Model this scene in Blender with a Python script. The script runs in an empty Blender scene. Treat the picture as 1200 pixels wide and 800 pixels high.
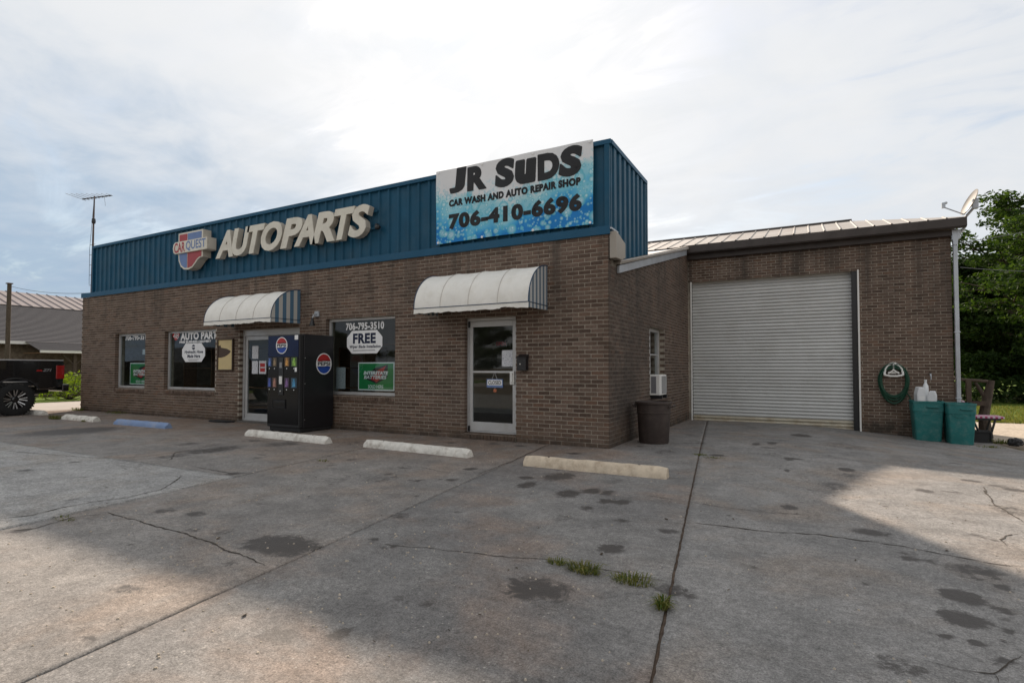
import bpy, bmesh, math, random
import numpy as np
from mathutils import Vector, Matrix

random.seed(7); np.random.seed(7)
S = bpy.context.scene
COL = S.collection
R = math.radians

# ------------------------------------------------------------------ camera
CAM = Vector((2.697, -8.18, 1.25)); YAW, PITCH = 0.4956, 0.029
cd = bpy.data.cameras.new("camera"); cam = bpy.data.objects.new("camera", cd); COL.objects.link(cam)
cam.location = CAM; cam.rotation_euler = (math.pi / 2 + PITCH, 0, YAW)
cd.sensor_width = 36; cd.lens = 36 * 636.28 / 1200; cd.shift_y = 12.87 / 1200
cd.clip_start = 0.05; cd.clip_end = 3000
S.camera = cam

# ------------------------------------------------------------------ light
SUND = Vector((-0.63, 1.0, 0.775)).normalized()          # towards the sun
SUN_EL = math.asin(SUND.z); SUN_AZ = math.atan2(SUND.x, SUND.y)   # clockwise from +Y
sl = bpy.data.lights.new("sun", 'SUN'); sl.energy = 4.9; sl.angle = R(1.4); sl.color = (1.0, 0.85, 0.70)
sun = bpy.data.objects.new("sun", sl); COL.objects.link(sun); sun.location = (0, 0, 30)
sun.rotation_euler = (-SUND).to_track_quat('-Z', 'Y').to_euler()

W = bpy.data.worlds.new("World"); S.world = W; W.use_nodes = True
def world():
    nt = W.node_tree; N = nt.nodes; L = nt.links; N.clear()
    out = N.new('ShaderNodeOutputWorld'); bg = N.new('ShaderNodeBackground'); L.new(bg.outputs[0], out.inputs[0])
    bg.inputs[1].default_value = 0.077
    sky = N.new('ShaderNodeTexSky'); sky.sky_type = 'NISHITA'; sky.sun_disc = False
    sky.sun_elevation = SUN_EL; sky.sun_rotation = SUN_AZ; sky.air_density = 1.2; sky.dust_density = 1.5
    tc = N.new('ShaderNodeTexCoord')
    def math_(op, a, b=None, clamp=False):
        n = N.new('ShaderNodeMath'); n.operation = op; n.use_clamp = clamp
        for i, v in enumerate((a, b)):
            if v is None: continue
            if isinstance(v, (int, float)): n.inputs[i].default_value = v
            else: L.new(v, n.inputs[i])
        return n.outputs[0]
    def ramp(src, pts):
        n = N.new('ShaderNodeValToRGB'); L.new(src, n.inputs[0]); e = n.color_ramp.elements
        while len(e) < len(pts): e.new(0.5)
        for el, (p, c) in zip(e, pts): el.position = p; el.color = (*c, 1) if len(c) == 3 else c
        return n.outputs[0]
    def mixc(f, a, b, mode='MIX'):
        n = N.new('ShaderNodeMix'); n.data_type = 'RGBA'; n.blend_type = mode
        for s, v in ((n.inputs[0], f), (n.inputs[6], a), (n.inputs[7], b)):
            if isinstance(v, (int, float)): s.default_value = v
            elif isinstance(v, tuple): s.default_value = (*v, 1)
            else: L.new(v, s)
        return n.outputs[2]
    sep = N.new('ShaderNodeSeparateXYZ'); L.new(tc.outputs['Generated'], sep.inputs[0])
    zc = math_('ADD', math_('MAXIMUM', sep.outputs[2], 0.0), 0.16)
    cmb = N.new('ShaderNodeCombineXYZ')
    L.new(math_('DIVIDE', sep.outputs[0], zc), cmb.inputs[0]); L.new(math_('DIVIDE', sep.outputs[1], zc), cmb.inputs[1])
    def noise(scale, detail, rough, dist=0.0, off=(0, 0, 0), rot=0.0, stretch=1.0):
        mp = N.new('ShaderNodeMapping'); mp.inputs['Location'].default_value = off
        mp.inputs['Rotation'].default_value = (0, 0, rot); mp.inputs['Scale'].default_value = (1, stretch, 1)
        L.new(cmb.outputs[0], mp.inputs[0])
        n = N.new('ShaderNodeTexNoise'); n.inputs['Scale'].default_value = scale; n.inputs['Detail'].default_value = detail
        n.inputs['Roughness'].default_value = rough; n.inputs['Distortion'].default_value = dist
        L.new(mp.outputs[0], n.inputs['Vector']); return n.outputs[0]
    # angle to the sun: thin cloud glows round it, and the deck dims away from it
    dt = N.new('ShaderNodeVectorMath'); dt.operation = 'DOT_PRODUCT'
    L.new(tc.outputs['Generated'], dt.inputs[0]); dt.inputs[1].default_value = SUND
    d = math_('MAXIMUM', dt.outputs['Value'], 0.0)
    n1 = noise(0.85, 7, 0.55, 0.5, (3.1, 1.7, 0))
    n2 = noise(1.5, 8, 0.60, 0.9, (7.4, 2.2, 0), 0.7, 2.2)
    n3 = noise(3.2, 6, 0.58, 0.3, (0.4, 5.5, 0))
    cover = ramp(math_('ADD', math_('MULTIPLY', n2, 0.65), math_('MULTIPLY', n1, 0.35)), [(0.36, (0.50,) * 3), (0.45, (0.90,) * 3), (0.55, (1, 1, 1))])
    base = ramp(d, [(0.0, (7.5, 7.5, 7.5)), (0.45, (7.4, 7.5, 7.65)), (0.66, (7.4, 7.6, 7.85)), (0.84, (7.8, 7.95, 8.15)), (0.94, (8.1, 8.2, 8.35)), (1.0, (8.6, 8.6, 8.65))])
    shade = ramp(math_('ADD', math_('MULTIPLY', n1, 0.6), math_('MULTIPLY', n3, 0.4)), [(0.34, (0.90, 0.93, 0.965)), (0.50, (1.0, 1.0, 1.0)), (0.62, (1.04, 1.035, 1.03))])
    cl = mixc(1.0, base, shade, 'MULTIPLY')
    # a blue-grey bank of cloud low in the west
    def sstep(v, a, b_):
        n = N.new('ShaderNodeMapRange'); n.interpolation_type = 'SMOOTHSTEP'; n.inputs[1].default_value = a; n.inputs[2].default_value = b_; L.new(v, n.inputs[0]); return n.outputs[0]
    west = math_('MULTIPLY', sstep(math_('MULTIPLY', sep.outputs[0], -1.0), 0.50, 0.86), sstep(math_('SUBTRACT', sep.outputs[2], math_('MULTIPLY', math_('SUBTRACT', n3, 0.5), 0.5)), 0.50, 0.12))
    cl = mixc(math_('MULTIPLY', west, 0.95), cl, mixc(n2, (2.6, 3.9, 5.5), (4.4, 5.4, 6.6)))
    skyb = mixc(1.0, sky.outputs[0], (1.15, 1.15, 1.15), 'MULTIPLY')
    tot = mixc(cover, skyb, cl)
    tot = mixc(sstep(sep.outputs[2], 0.0, -0.03), tot, (4.0, 3.9, 3.7))   # below the horizon: plain ground haze
    glow = math_('MULTIPLY', math_('POWER', d, 30.0), 1.0)
    g = N.new('ShaderNodeMix'); g.data_type = 'RGBA'; g.blend_type = 'ADD'; g.inputs[0].default_value = 1.0
    gc = N.new('ShaderNodeCombineXYZ')
    L.new(glow, gc.inputs[0]); L.new(math_('MULTIPLY', glow, 0.98), gc.inputs[1]); L.new(math_('MULTIPLY', glow, 0.93), gc.inputs[2])
    L.new(tot, g.inputs[6]); L.new(gc.outputs[0], g.inputs[7])
    L.new(g.outputs[2], bg.inputs[0])
world()
S.view_settings.view_transform = 'Standard'; S.view_settings.look = 'None'
S.view_settings.exposure = 0.48; S.view_settings.gamma = 1.0

# ------------------------------------------------------------------ helpers
class MB:
    """collects shapes, then links them as one mesh object"""
    def __init__(s): s.v = []; s.f = []
    def add(s, vs, fs):
        o = len(s.v); s.v += [tuple(v) for v in vs]; s.f += [tuple(i + o for i in f) for f in fs]; return s
    def box(s, x0, x1, y0, y1, z0, z1):
        return s.add([(x0, y0, z0), (x1, y0, z0), (x1, y1, z0), (x0, y1, z0), (x0, y0, z1), (x1, y0, z1), (x1, y1, z1), (x0, y1, z1)],
                     [(0, 3, 2, 1), (4, 5, 6, 7), (0, 1, 5, 4), (1, 2, 6, 5), (2, 3, 7, 6), (3, 0, 4, 7)])
    def prism(s, poly, axis, a, b):
        """polygon in the two other axes (x,z for y; y,z for x; x,y for z), run from a to b along axis"""
        n = len(poly)
        def P(p, t):
            return (t, p[0], p[1]) if axis == 'x' else (p[0], t, p[1]) if axis == 'y' else (p[0], p[1], t)
        vs = [P(p, a) for p in poly] + [P(p, b) for p in poly]
        fs = [tuple(range(n))[::-1], tuple(range(n, 2 * n))] + [(i, (i + 1) % n, n + (i + 1) % n, n + i) for i in range(n)]
        return s.add(vs, fs)
    def tube(s, pts, r, n=8, cap=True):
        pts = [Vector(p) for p in pts]; m = len(pts); vs = []
        rr = r if isinstance(r, (list, tuple)) else [r] * m
        prev = None
        for i, p in enumerate(pts):
            t = (pts[min(i + 1, m - 1)] - pts[max(i - 1, 0)]).normalized()
            u = t.orthogonal().normalized() if prev is None else (prev - t * prev.dot(t)).normalized()
            prev = u; w = t.cross(u)
            for k in range(n):
                a = 2 * math.pi * k / n; vs.append(p + (u * math.cos(a) + w * math.sin(a)) * rr[i])
        fs = [(i * n + k, i * n + (k + 1) % n, (i + 1) * n + (k + 1) % n, (i + 1) * n + k) for i in range(m - 1) for k in range(n)]
        if cap: fs += [tuple(range(n))[::-1], tuple(range((m - 1) * n, m * n))]
        return s.add(vs, fs)
    def lathe(s, prof, c, n=24, axis='z', cap=True):
        """profile of (radius, height) spun about an axis through c"""
        vs = []
        for r, h in prof:
            for k in range(n):
                a = 2 * math.pi * k / n; x, y = r * math.cos(a), r * math.sin(a)
                q = (x, y, h) if axis == 'z' else (h, x, y) if axis == 'x' else (y, h, x)
                vs.append((q[0] + c[0], q[1] + c[1], q[2] + c[2]))
        m = len(prof)
        fs = [(i * n + k, i * n + (k + 1) % n, (i + 1) * n + (k + 1) % n, (i + 1) * n + k) for i in range(m - 1) for k in range(n)]
        if cap: fs += [tuple(range(n))[::-1], tuple(range((m - 1) * n, m * n))]
        return s.add(vs, fs)
    def quad(s, a, b, c, d): return s.add([a, b, c, d], [(0, 1, 2, 3)])
    def build(s, name, mat, parent=None, smooth=False, bevel=0.0, seg=2, angle=40):
        me = bpy.data.meshes.new(name); me.from_pydata(s.v, [], s.f); me.update()
        bm = bmesh.new(); bm.from_mesh(me); bmesh.ops.recalc_face_normals(bm, faces=bm.faces); bm.to_mesh(me); bm.free()
        o = bpy.data.objects.new(name, me); COL.objects.link(o)
        if mat: me.materials.append(mat)
        if parent: o.parent = parent
        if bevel:
            m = o.modifiers.new("bevel", 'BEVEL'); m.width = bevel; m.segments = seg; m.limit_method = 'ANGLE'; m.angle_limit = R(angle)
        if smooth:
            me.polygons.foreach_set('use_smooth', [True] * len(me.polygons)); me.set_sharp_from_angle(angle=R(angle))
        return o

def tag(o, label=None, cat=None, group=None, kind=None):
    if label: o['label'] = label
    if cat: o['category'] = cat
    if group: o['group'] = group
    if kind: o['kind'] = kind
    return o
def thing(name, label, cat, loc=(0, 0, 0), rz=0.0, group=None):
    o = bpy.data.objects.new(name, None); COL.objects.link(o); o.location = loc; o.rotation_euler = (0, 0, rz)
    o.empty_display_size = 0.2
    return tag(o, label, cat, group)

_txt = {}
def glyph(s, bold=0.0, shear=0.0, ext=0.0, space=1.0, bev=0.0, res=4):
    key = (s, bold, shear, ext, space, bev)
    if key in _txt: return _txt[key]
    c = bpy.data.curves.new("lettering", 'FONT'); c.body = s; c.offset = min(bold, .05); c.shear = shear; c.extrude = ext
    c.space_character = space; c.bevel_depth = bev; c.resolution_u = res; c.fill_mode = 'BOTH'
    o = bpy.data.objects.new("lettering", c); COL.objects.link(o)
    dg = bpy.context.evaluated_depsgraph_get(); dg.update()
    me = bpy.data.meshes.new_from_object(o.evaluated_get(dg))
    v = [tuple(p.co) for p in me.vertices]; f = [tuple(p.vertices) for p in me.polygons]
    bpy.data.objects.remove(o); bpy.data.curves.remove(c); bpy.data.meshes.remove(me)
    if bold > .05:      # embolden: the outline swept round a small ring, each copy a hair deeper
        a = np.array(v); vv = []; ff = []; n = 10
        for k in range(n + 1):
            d = np.array([(bold - .05) * math.cos(2 * math.pi * k / n), (bold - .05) * math.sin(2 * math.pi * k / n), 0]) if k < n else np.zeros(3)
            vv.append(a + d + np.array([0, 0, -.0012 * k])); ff += [tuple(i + k * len(a) for i in q) for q in f]
        v = [tuple(p) for p in np.concatenate(vv)]; f = ff
    _txt[key] = (v, f); return v, f
def text_mb(mb, s, O, ux, w, h, uz=(0, 0, 1), z0=0.0, depth=None, **k):
    """add lettering to mb: its box starts at O, w wide along ux and h tall along uz; faces ux x uz"""
    v, f = glyph(s, **k)
    a = np.array(v); lo = a.min(0); hi = a.max(0); sc = (hi - lo); sc[sc < 1e-6] = 1
    ux = np.array(ux, float); uz_ = np.array(uz, float); n = np.cross(ux, uz_); O = np.array(O, float)
    q = O + np.outer((a[:, 0] - lo[0]) / sc[0] * w, ux) + np.outer((a[:, 1] - lo[1]) / sc[1] * h, uz_)
    q = q + np.outer((a[:, 2] - lo[2]) / sc[2] * (depth or 0.0008) + z0, n)
    mb.add(q.tolist(), f); return mb
def text(name, s, mat, parent, O, ux, w, h, **k):
    return text_mb(MB(), s, O, ux, w, h, **k).build(name, mat, parent)
XX = (1, 0, 0)

# ------------------------------------------------------------------ materials
def mat(name, col, rough=0.6, var=0.12, scale=6.0, metal=0.0, spec=0.4, bump=0.0, bscale=40.0, dirt=None, dscale=1.5, damt=0.35, rnd=0.0, coat=0.0):
    m = bpy.data.materials.new(name); m.use_nodes = True; nt = m.node_tree; N = nt.nodes; L = nt.links
    b = N['Principled BSDF']; b.inputs['Roughness'].default_value = rough; b.inputs['Metallic'].default_value = metal
    b.inputs['Specular IOR Level'].default_value = spec; b.inputs['Coat Weight'].default_value = coat
    g = N.new('ShaderNodeNewGeometry')
    n = N.new('ShaderNodeTexNoise'); n.inputs['Scale'].default_value = scale; n.inputs['Detail'].default_value = 6; n.inputs['Roughness'].default_value = 0.6
    L.new(g.outputs['Position'], n.inputs['Vector'])
    mr = N.new('ShaderNodeMapRange'); mr.inputs[1].default_value = 0.3; mr.inputs[2].default_value = 0.7
    mr.inputs[3].default_value = 1 - var; mr.inputs[4].default_value = 1 + var; L.new(n.outputs[0], mr.inputs[0])
    mx = N.new('ShaderNodeMix'); mx.data_type = 'RGBA'; mx.blend_type = 'MULTIPLY'; mx.inputs[0].default_value = 1
    mx.inputs[6].default_value = (*col, 1); L.new(mr.outputs[0], mx.inputs[7]); cur = mx.outputs[2]
    if rnd:
        oi = N.new('ShaderNodeObjectInfo'); m2 = N.new('ShaderNodeMapRange'); m2.inputs[3].default_value = 1 - rnd; m2.inputs[4].default_value = 1 + rnd
        L.new(oi.outputs['Random'], m2.inputs[0]); m3 = N.new('ShaderNodeMix'); m3.data_type = 'RGBA'; m3.blend_type = 'MULTIPLY'; m3.inputs[0].default_value = 1
        L.new(cur, m3.inputs[6]); L.new(m2.outputs[0], m3.inputs[7]); cur = m3.outputs[2]
    if dirt:
        n2 = N.new('ShaderNodeTexNoise'); n2.inputs['Scale'].default_value = dscale; n2.inputs['Detail'].default_value = 8; n2.inputs['Roughness'].default_value = 0.68
        L.new(g.outputs['Position'], n2.inputs['Vector'])
        r = N.new('ShaderNodeMapRange'); r.inputs[1].default_value = 0.48; r.inputs[2].default_value = 0.72; r.inputs[4].default_value = damt; L.new(n2.outputs[0], r.inputs[0])
        m4 = N.new('ShaderNodeMix'); m4.data_type = 'RGBA'; L.new(r.outputs[0], m4.inputs[0]); L.new(cur, m4.inputs[6]); m4.inputs[7].default_value = (*dirt, 1); cur = m4.outputs[2]
    L.new(cur, b.inputs['Base Color'])
    if bump:
        nb = N.new('ShaderNodeTexNoise'); nb.inputs['Scale'].default_value = bscale; nb.inputs['Detail'].default_value = 5; L.new(g.outputs['Position'], nb.inputs['Vector'])
        bp = N.new('ShaderNodeBump'); bp.inputs['Strength'].default_value = bump; bp.inputs['Distance'].default_value = 0.01
        L.new(nb.outputs[0], bp.inputs['Height']); L.new(bp.outputs[0], b.inputs['Normal'])
    return m

def wall_mat(name, mortar):
    """brick or mortar colour, with mildew at the side corner, red mud splash low down and rain streaks"""
    m = bpy.data.materials.new(name); m.use_nodes = True; nt = m.node_tree; N = nt.nodes; L = nt.links; b = N['Principled BSDF']
    b.inputs['Roughness'].default_value = 0.88; b.inputs['Specular IOR Level'].default_value = 0.25
    g = N.new('ShaderNodeNewGeometry'); sp = N.new('ShaderNodeSeparateXYZ'); L.new(g.outputs['Position'], sp.inputs[0])
    def mth(op, a, b_=None, c=None, clamp=False):
        n = N.new('ShaderNodeMath'); n.operation = op; n.use_clamp = clamp
        for i, v in enumerate((a, b_, c)):
            if v is None: continue
            if isinstance(v, (int, float)): n.inputs[i].default_value = v
            else: L.new(v, n.inputs[i])
        return n.outputs[0]
    def mix(f, a, c, mode='MIX'):
        n = N.new('ShaderNodeMix'); n.data_type = 'RGBA'; n.blend_type = mode
        for s, v in ((n.inputs[0], f), (n.inputs[6], a), (n.inputs[7], c)):
            if isinstance(v, (int, float)): s.default_value = v
            elif isinstance(v, tuple): s.default_value = (*v, 1)
            else: L.new(v, s)
        return n.outputs[2]
    def noise(sc, det=6, rough=0.6, stretch=None):
        n = N.new('ShaderNodeTexNoise'); n.inputs['Scale'].default_value = sc; n.inputs['Detail'].default_value = det; n.inputs['Roughness'].default_value = rough
        if stretch:
            mp = N.new('ShaderNodeMapping'); mp.inputs['Scale'].default_value = stretch; L.new(g.outputs['Position'], mp.inputs[0]); L.new(mp.outputs[0], n.inputs['Vector'])
        else: L.new(g.outputs['Position'], n.inputs['Vector'])
        return n.outputs[0]
    def mr(v, a, b_, c=0.0, d=1.0):
        n = N.new('ShaderNodeMapRange'); n.interpolation_type = 'SMOOTHSTEP'
        for i, q in enumerate((a, b_, c, d)): n.inputs[i + 1].default_value = q
        L.new(v, n.inputs[0]); return n.outputs[0]
    if mortar:
        cur = mix(mr(noise(9), 0.3, 0.7), (0.31, 0.27, 0.22), (0.45, 0.40, 0.33))
    else:
        oi = N.new('ShaderNodeObjectInfo')
        rr = mth('FRACT', mth('ADD', oi.outputs['Random'], g.outputs['Random Per Island']))
        rp = N.new('ShaderNodeValToRGB'); L.new(rr, rp.inputs[0]); e = rp.color_ramp.elements
        pts = [(0.0, (0.084, 0.056, 0.043)), (0.2, (0.118, 0.080, 0.061)), (0.55, (0.142, 0.098, 0.075)), (0.8, (0.172, 0.124, 0.098)), (1.0, (0.150, 0.090, 0.063))]
        while len(e) < len(pts): e.new(0.5)
        for el, (p, c) in zip(e, pts): el.position = p; el.color = (*c, 1)
        cur = mix(1.0, rp.outputs[0], mr(noise(26, 6, 0.7), 0.25, 0.75, 0.72, 1.25), 'MULTIPLY')
    big = noise(0.9, 7, 0.65)
    cur = mix(mr(big, 0.45, 0.75, 0.0, 0.35), cur, (0.17, 0.145, 0.12) if mortar else (0.085, 0.068, 0.056))                    # weathering in large patches
    strk = noise(1.0, 6, 0.6, (3.0, 3.0, 0.25))
    top = mth('MULTIPLY', mr(sp.outputs[2], 1.6, 3.4), mr(strk, 0.46, 0.70, 0.0, 0.7))
    cur = mix(top, cur, (0.055, 0.048, 0.042))                                             # rain streaks under the trim
    # mildew on the side wall, strongest by the street corner and under the roof edge
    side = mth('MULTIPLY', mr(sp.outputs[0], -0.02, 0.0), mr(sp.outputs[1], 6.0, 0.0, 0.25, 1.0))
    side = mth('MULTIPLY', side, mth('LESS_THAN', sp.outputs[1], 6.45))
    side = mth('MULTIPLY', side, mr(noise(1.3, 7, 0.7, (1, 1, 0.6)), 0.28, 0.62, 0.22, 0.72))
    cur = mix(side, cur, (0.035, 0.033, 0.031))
    corner = mth('MULTIPLY', mr(sp.outputs[0], -0.42, -0.05), mth('MULTIPLY', mr(noise(2.2, 6, 0.7), 0.45, 0.7, 0.0, 0.55), mth('LESS_THAN', sp.outputs[1], 0.3)))
    cur = mix(corner, cur, (0.075, 0.048, 0.032))
    mud = mth('MULTIPLY', mr(sp.outputs[2], 0.75, -0.1), mr(noise(1.6, 7, 0.7), 0.38, 0.7, 0.0, 0.6))
    cur = mix(mud, cur, (0.135, 0.085, 0.052))
    base = mth('MULTIPLY', mr(sp.outputs[2], 0.22, -0.05), mr(noise(4.0, 6, 0.7), 0.35, 0.6, 0.2, 0.85))
    cur = mix(base, cur, (0.050, 0.042, 0.034))
    L.new(cur, b.inputs['Base Color'])
    bp = N.new('ShaderNodeBump'); bp.inputs['Strength'].default_value = 0.35; bp.inputs['Distance'].default_value = 0.004
    L.new(noise(160, 4, 0.6), bp.inputs['Height']); L.new(bp.outputs[0], b.inputs['Normal'])
    return m

def glass_mat(name, tint=(0.78, 0.86, 0.86), refl=1.0):
    m = bpy.data.materials.new(name); m.use_nodes = True; nt = m.node_tree; N = nt.nodes; L = nt.links; N.clear()
    o = N.new('ShaderNodeOutputMaterial'); mx = N.new('ShaderNodeMixShader'); t = N.new('ShaderNodeBsdfTransparent'); gl = N.new('ShaderNodeBsdfGlossy')
    t.inputs[0].default_value = (*tint, 1); gl.inputs['Roughness'].default_value = 0.02; gl.inputs[0].default_value = (refl, refl, refl, 1)
    lw = N.new('ShaderNodeLayerWeight'); lw.inputs[0].default_value = 0.5
    pw = N.new('ShaderNodeMath'); pw.operation = 'POWER'; pw.inputs[1].default_value = 5; L.new(lw.outputs['Facing'], pw.inputs[0])
    fr = N.new('ShaderNodeMath'); fr.operation = 'MULTIPLY_ADD'; fr.inputs[1].default_value = 0.92; fr.inputs[2].default_value = 0.045; L.new(pw.outputs[0], fr.inputs[0])
    L.new(fr.outputs[0], mx.inputs[0]); L.new(t.outputs[0], mx.inputs[1]); L.new(gl.outputs[0], mx.inputs[2]); L.new(mx.outputs[0], o.inputs[0])
    return m

M = {}
M['brick'] = wall_mat('brick', False); M['mortar'] = wall_mat('mortar', True)
M['blue'] = mat('blue_painted_steel', (0.009, 0.073, 0.135), 0.5, 0.14, 2.0, spec=0.22, dirt=(0.05, 0.10, 0.135), damt=0.55)
M['blue_trim'] = mat('blue_trim', (0.012, 0.084, 0.160), 0.5, 0.08, 3.0, spec=0.25, dirt=(0.04, 0.08, 0.12), damt=0.4)
M['darkblue'] = mat('dark_blue_piping', (0.02, 0.05, 0.10), 0.5)
M['alu'] = mat('aluminium_frame', (0.52, 0.52, 0.52), 0.42, 0.08, 8, metal=0.35, dirt=(0.30, 0.27, 0.24), damt=0.5, dscale=4)
M['white'] = mat('white_paint', (0.76, 0.75, 0.72), 0.5, 0.06, 5, dirt=(0.45, 0.42, 0.36), damt=0.35, dscale=5)
M['print_white'] = mat('white_print', (0.80, 0.80, 0.80), 0.5, 0.03)
M['print_black'] = mat('black_print', (0.012, 0.012, 0.014), 0.5, 0.05)
M['print_grey'] = mat('grey_print', (0.25, 0.25, 0.26), 0.6, 0.05)
M['print_navy'] = mat('navy_print', (0.008, 0.014, 0.045), 0.5, 0.05)
M['print_red'] = mat('red_print', (0.42, 0.025, 0.025), 0.45, 0.05)
M['print_green'] = mat('green_print', (0.008, 0.20, 0.055), 0.4, 0.06)
M['print_blue'] = mat('blue_print', (0.02, 0.07, 0.36), 0.45, 0.05)
M['canvas'] = mat('awning_canvas', (0.80, 0.78, 0.73), 0.85, 0.06, 3, spec=0.15, bump=0.25, bscale=300, dirt=(0.60, 0.56, 0.48), damt=0.4, dscale=5.0)
M['black_metal'] = mat('black_painted_metal', (0.012, 0.012, 0.014), 0.35, 0.1, 10, spec=0.5)
M['black_plastic'] = mat('black_plastic', (0.02, 0.02, 0.021), 0.55, 0.15, 10)
M['interior'] = mat('interior_paint', (0.38, 0.35, 0.31), 0.9, 0.1)
M['int_floor'] = mat('interior_floor', (0.11, 0.10, 0.09), 0.7, 0.1)
M['wood'] = mat('brown_wood', (0.20, 0.11, 0.055), 0.6, 0.25, 14, bump=0.2)
M['weather_wood'] = mat('weathered_wood', (0.080, 0.060, 0.045), 0.85, 0.3, 18, bump=0.4, bscale=60, dirt=(0.10, 0.08, 0.06), damt=0.6)
M['glass'] = glass_mat('window_glass')
M['galv'] = mat('galvanised_steel', (0.46, 0.49, 0.53), 0.42, 0.10, 5, metal=0.45, dirt=(0.30, 0.30, 0.30), damt=0.4)
M['roof_metal'] = mat('weathered_roof_steel', (0.41, 0.385, 0.36), 0.7, 0.12, 1.2, metal=0.0, spec=0.2, dirt=(0.24, 0.18, 0.14), damt=0.55, dscale=1.1)
M['brown_trim'] = mat('dark_brown_trim', (0.058, 0.048, 0.044), 0.5, 0.1, 3, spec=0.3, dirt=(0.13, 0.11, 0.10), damt=0.35)
M['tan_box'] = mat('weathered_tan_sheet', (0.33, 0.30, 0.26), 0.5, 0.1, 3, metal=0.2, dirt=(0.22, 0.19, 0.15), damt=0.6)
M['door_slat'] = mat('painted_door_slat', (0.57, 0.575, 0.565), 0.45, 0.05, 2.0, spec=0.4, dirt=(0.42, 0.41, 0.38), damt=0.4, dscale=1.4, rnd=0.05)
M['rust_slat'] = mat('stained_door_slat', (0.50, 0.46, 0.37), 0.55, 0.12, 5, dirt=(0.27, 0.17, 0.07), damt=0.75, dscale=3)
M['concrete_w'] = mat('white_painted_concrete', (0.68, 0.65, 0.59), 0.85, 0.14, 9, bump=0.8, bscale=50, dirt=(0.30, 0.25, 0.20), damt=0.8, dscale=8)
M['concrete_t'] = mat('worn_cream_painted_concrete', (0.60, 0.50, 0.38), 0.88, 0.14, 9, bump=0.8, bscale=50, dirt=(0.30, 0.22, 0.15), damt=0.8, dscale=7)
M['concrete_b'] = mat('blue_painted_concrete', (0.19, 0.27, 0.44), 0.8, 0.10, 6, bump=0.5, bscale=50, dirt=(0.36, 0.36, 0.38), damt=0.55, dscale=4)
M['cream'] = mat('cream_board', (0.62, 0.49, 0.25), 0.6, 0.05)
M['brown_print'] = mat('brown_print', (0.075, 0.05, 0.035), 0.7, 0.25, 40)
M['letter_face'] = mat('cream_letter_face', (0.68, 0.65, 0.56), 0.45, 0.05, 3, dirt=(0.40, 0.36, 0.29), damt=0.4, dscale=4)
M['letter_side'] = mat('tan_letter_side', (0.52, 0.48, 0.41), 0.5, 0.06, 3, dirt=(0.25, 0.22, 0.18), damt=0.5, dscale=4)
M['sign_red'] = mat('faded_red_sign', (0.36, 0.045, 0.05), 0.45, 0.08, 4)
M['sign_blue'] = mat('faded_blue_sign', (0.13, 0.20, 0.40), 0.45, 0.08, 4)
M['rubber'] = mat('tyre_rubber', (0.016, 0.016, 0.016), 0.85, 0.2, 20, bump=0.3, bscale=60)
M['paint_black'] = mat('black_car_paint', (0.005, 0.005, 0.006), 0.18, 0.05, spec=0.6, coat=0.6)
M['tail_red'] = mat('red_lamp_lens', (0.32, 0.012, 0.012), 0.12, 0.1, 20, coat=0.5)
M['chrome'] = mat('machined_alloy', (0.62, 0.62, 0.62), 0.28, 0.05, metal=0.9)
M['teal'] = mat('teal_bin_plastic', (0.018, 0.155, 0.150), 0.5, 0.15, 4, dirt=(0.10, 0.21, 0.20), damt=0.75, dscale=9, bump=0.15)
M['can'] = mat('brown_can_plastic', (0.045, 0.032, 0.028), 0.6, 0.2, 5, dirt=(0.085, 0.065, 0.052), damt=0.6, dscale=5)
M['hose'] = mat('green_hose_rubber', (0.010, 0.058, 0.032), 0.45, 0.15, 12)
M['jug'] = mat('white_jug_plastic', (0.72, 0.74, 0.76), 0.4, 0.05)
M['stem'] = mat('bark', (0.075, 0.058, 0.045), 0.9, 0.3, 12, bump=0.6, bscale=30)
M['grout'] = mat('crack_dirt', (0.050, 0.040, 0.031), 0.95, 0.3, 12)
M['joint_dirt'] = mat('joint_dirt', (0.105, 0.072, 0.050), 0.95, 0.4, 14, bump=0.6, dirt=(0.045, 0.036, 0.03), damt=0.8, dscale=6)
M['dish'] = mat('dish_paint', (0.22, 0.20, 0.175), 0.6, 0.08, 6)
M['gravel'] = mat('pale_gravel', (0.42, 0.36, 0.29), 0.95, 0.35, 14, bump=0.8, bscale=30, dirt=(0.20, 0.17, 0.12), damt=0.6)
M['lawn'] = mat('lawn_grass', (0.115, 0.165, 0.028), 0.95, 0.3, 1.6, spec=0.1, bump=1.0, bscale=25, dirt=(0.07, 0.12, 0.02), damt=0.7, dscale=5)
M['road'] = mat('pale_road', (0.33, 0.30, 0.27), 0.95, 0.15, 1.2, bump=0.4, bscale=60)
M['earth'] = mat('bare_earth', (0.17, 0.13, 0.095), 0.95, 0.3, 1.2, bump=0.6, bscale=20, dirt=(0.10, 0.11, 0.04), damt=0.6)

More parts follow.
